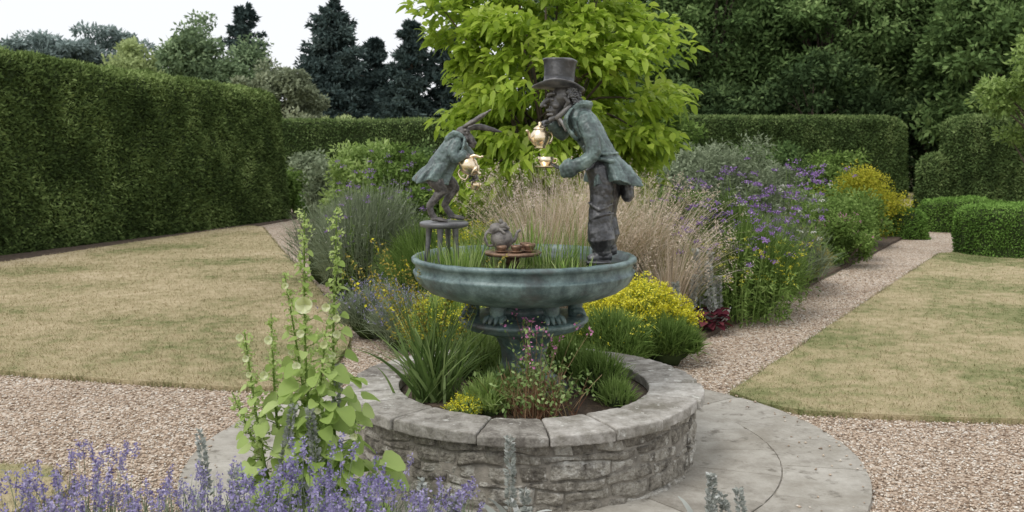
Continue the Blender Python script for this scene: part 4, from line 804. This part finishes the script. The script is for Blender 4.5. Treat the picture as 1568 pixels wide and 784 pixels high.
# hollyhock
hx,hy=-.86,3.95; stems_=[((466,322),.0),((516,316),.05),((374,506),-.05),((436,420),.1),((500,500),-.1),((415,480),.05),((545,640),-.1),((355,600),.05)]
LC=[];LD=[];LS=[];b=Bld();bud=[];fl=[]
for (tx,ty),dy in stems_:
    Y=hy+dy; top=Vector(((tx-CX)/F*Y,Y,H-(ty-HY)/F*Y)); base=Vector((hx+random.uniform(-.08,.1)+(top.x-hx)*.35,Y,.04)); mid=(base+top)*.5+Vector((random.uniform(-.03,.03),random.uniform(-.03,.03),0))
    b.tube([base,mid,top],[.008,.006,.0022],seg=6,sub=5)
    m=int((top.z)*44)
    for i in range(m):
        t=i/m; p=base.lerp(mid,t*2) if t<.5 else mid.lerp(top,t*2-1); a=i*2.4+random.uniform(-.5,.5); s=.095*(1-t)**1.1+.014
        if t>.45:
            for _ in range(2): bud.append(np.array(p)+rng.normal(0,.012,3))
        pet=Vector((math.cos(a),math.sin(a),.35))*s*1.0*(1.4-t); b.tube([p,p+pet*.6,p+pet],[.0024,.002,.0016],seg=5,sub=1)
        LC.append(p+pet);LD.append((math.cos(a),math.sin(a),random.uniform(-.5,.2)));LS.append(s*random.uniform(.6,1.1))
        if t>.5 and random.random()<.10: fl.append((np.array(p)+np.array([random.uniform(-.02,.02),-.03,0]),random.uniform(.014,.024)))
for i in range(150):
    a=random.uniform(0,6.28); r=random.uniform(.03,.32); z=random.uniform(.12,.78); r*=(1.15-z*.6); LC.append(Vector((hx+.03+r*math.cos(a),hy+r*.7*math.sin(a),z))); LD.append((math.cos(a),math.sin(a),random.uniform(-.5,.2))); LS.append(random.uniform(.045,.10)*(1.15-z*.5))
for i,(fx,fy) in enumerate(((467,466),(405,574),(412,520),(500,470),(455,560))):
    Y=hy-.05; fl.append((np.array([(fx-CX)/F*Y,Y,H-(fy-HY)/F*Y]),.044 if i==0 else .022))
n=len(LC); C=np.array([tuple(v) for v in LC]); D=np.array(LD); s=np.array(LS)
m_holly=leafmat('hollyhock_leaf',[(0,(.20,.30,.06)),(.5,(.38,.51,.14)),(1,(.57,.68,.28))],trans=.42)
V,Fc,R_=bigleaves(C,D,rdir(n)*.55+np.array([0,-.35,1.]),s*1.05,s*1.15,.35,np.clip(rng.normal(.5,.22,n),0,1),rows=(0,.12,.4,.75,1),wid=(.5,.95,1,.75,.25))
k1=[b.obj('stems',m_holly),mk('leaves',V,Fc,m_holly,R_)]
q=np.repeat(np.array(bud),9,0)+rng.normal(0,.006,(len(bud)*9,3)); k1.append(scatter('buds',q,.016,.012,m_holly,np.clip(rng.normal(.8,.2,len(q)),0,1)))
P2=[]
for f_,sz in fl:
    m=6; a=np.arange(m)*6.283/m; P2.append(bigleaves(np.repeat(f_[None],m,0),np.c_[np.cos(a),np.full(m,-.7),np.sin(a)],np.tile([0,-1.,.2],(m,1)),sz,sz*1.1,.0,rng.random(m),wid=(.3,.8,1,.9,.5)))
V,Fc,R_=joinV(P2); k1.append(mk('pale_flowers',V,Fc,m_cream,R_)); group('hollyhock_plant',(hx,hy,0),k1)
# foreground lavender
n=480; X=rng.uniform(-1.85,-.16,n); Y=rng.uniform(2.75,3.6,n)
zt=.585+.05*np.sin(X*7)+.03*np.sin(X*17+1)-(np.abs(X+1.0)>.62)*.05+rng.uniform(-.16,.04,n)+(3.2-Y)*.11
B_=np.c_[X,Y,np.full(n,.1)]; a=rng.uniform(0,6.28,n); lean=rng.uniform(0,.28,n); L=zt-.12
V,Fc,R_=blades(B_,a,lean,L,.0035,.1,rng.random(n),K=4,tipw=.7); P_=blade_tip(B_,a,lean,L,.1,4); tip=P_[:,-1]; dr=unit(tip-P_[:,-2])
q=[]
for j in range(4):
    q.append(np.repeat(tip-dr*(j*.014+.004*(j>1)),9,0)+rng.normal(0,.006,(n*9,3)))
q=np.concatenate(q); lav=scatter('flower_spikes',q,.013,.009,m_lav,np.clip(rng.normal(.55,.3,len(q)),0,1),up=1)
k=5000; X=rng.uniform(-1.9,-.15,k);Y=rng.uniform(2.7,3.7,k); V2,F2,R2=blades(np.c_[X,Y,rng.uniform(.05,.3,k)],rng.uniform(0,6.28,k),rng.uniform(0,.6,k),.14,.005,.3,rng.random(k),K=3)
group('lavender_bush',(-1,3.2,.05),[mk('stems',V,Fc,m_grey,R_),lav,mk('leaves',V2,F2,m_grey,R2)])
fs=[]
for px,py,Y in [(782,668,3.55),(1090,728,3.5),(318,660,3.75),(432,622,3.85),(484,625,3.8),(648,735,3.5),(812,752,3.4),(1148,748,3.6),(1072,762,3.45),(362,720,3.5),(704,762,3.5),(1125,758,3.5),(510,560,4.0)]:
    fs.append((XY(px,Y),Y,ZT(py,Y)))
spikes('silver_stachys_plant',fs,m_silver,hgt=.24,w=.024)
# ------------------------------------------------------------ camera, light
cam=bpy.data.cameras.new('camera'); co=bpy.data.objects.new('camera',cam); COL.objects.link(co); co.location=(0,0,H); co.rotation_euler=(math.radians(90),0,0)
cam.sensor_width=36; cam.lens=36*F/1568; cam.shift_y=-(392-HY)/1568; cam.clip_end=1500; cam.clip_start=.05; scene.camera=co
cam.dof.use_dof=True; cam.dof.focus_distance=5.0; cam.dof.aperture_fstop=5.0
w=bpy.data.worlds.new('World'); scene.world=w; w.use_nodes=True; nt=w.node_tree; N=nt.nodes; L=nt.links
for n_ in list(N): N.remove(n_)
d=Vector((-.42,-.34,.85)).normalized()
sk=N.new('ShaderNodeTexSky'); sk.sky_type='NISHITA'; sk.sun_disc=False; sk.sun_elevation=math.asin(d.z); sk.sun_rotation=math.atan2(d.x,d.y); sk.air_density=1; sk.dust_density=3
mx=N.new('ShaderNodeMixRGB'); mx.inputs[0].default_value=.85; mx.inputs[2].default_value=(8.1,8.2,8.4,1); L.new(sk.outputs[0],mx.inputs[1])
bg=N.new('ShaderNodeBackground'); bg.inputs[1].default_value=.135; L.new(mx.outputs[0],bg.inputs[0]); o=N.new('ShaderNodeOutputWorld'); L.new(bg.outputs[0],o.inputs[0])
sl=bpy.data.lights.new('sun','SUN'); sl.energy=1.4; sl.angle=math.radians(22); sl.color=(1,.97,.93); so=bpy.data.objects.new('sun',sl); COL.objects.link(so)
so.rotation_euler=d.to_track_quat('Z','Y').to_euler()
scene.view_settings.view_transform='Standard'; scene.view_settings.look='None'; scene.view_settings.exposure=0
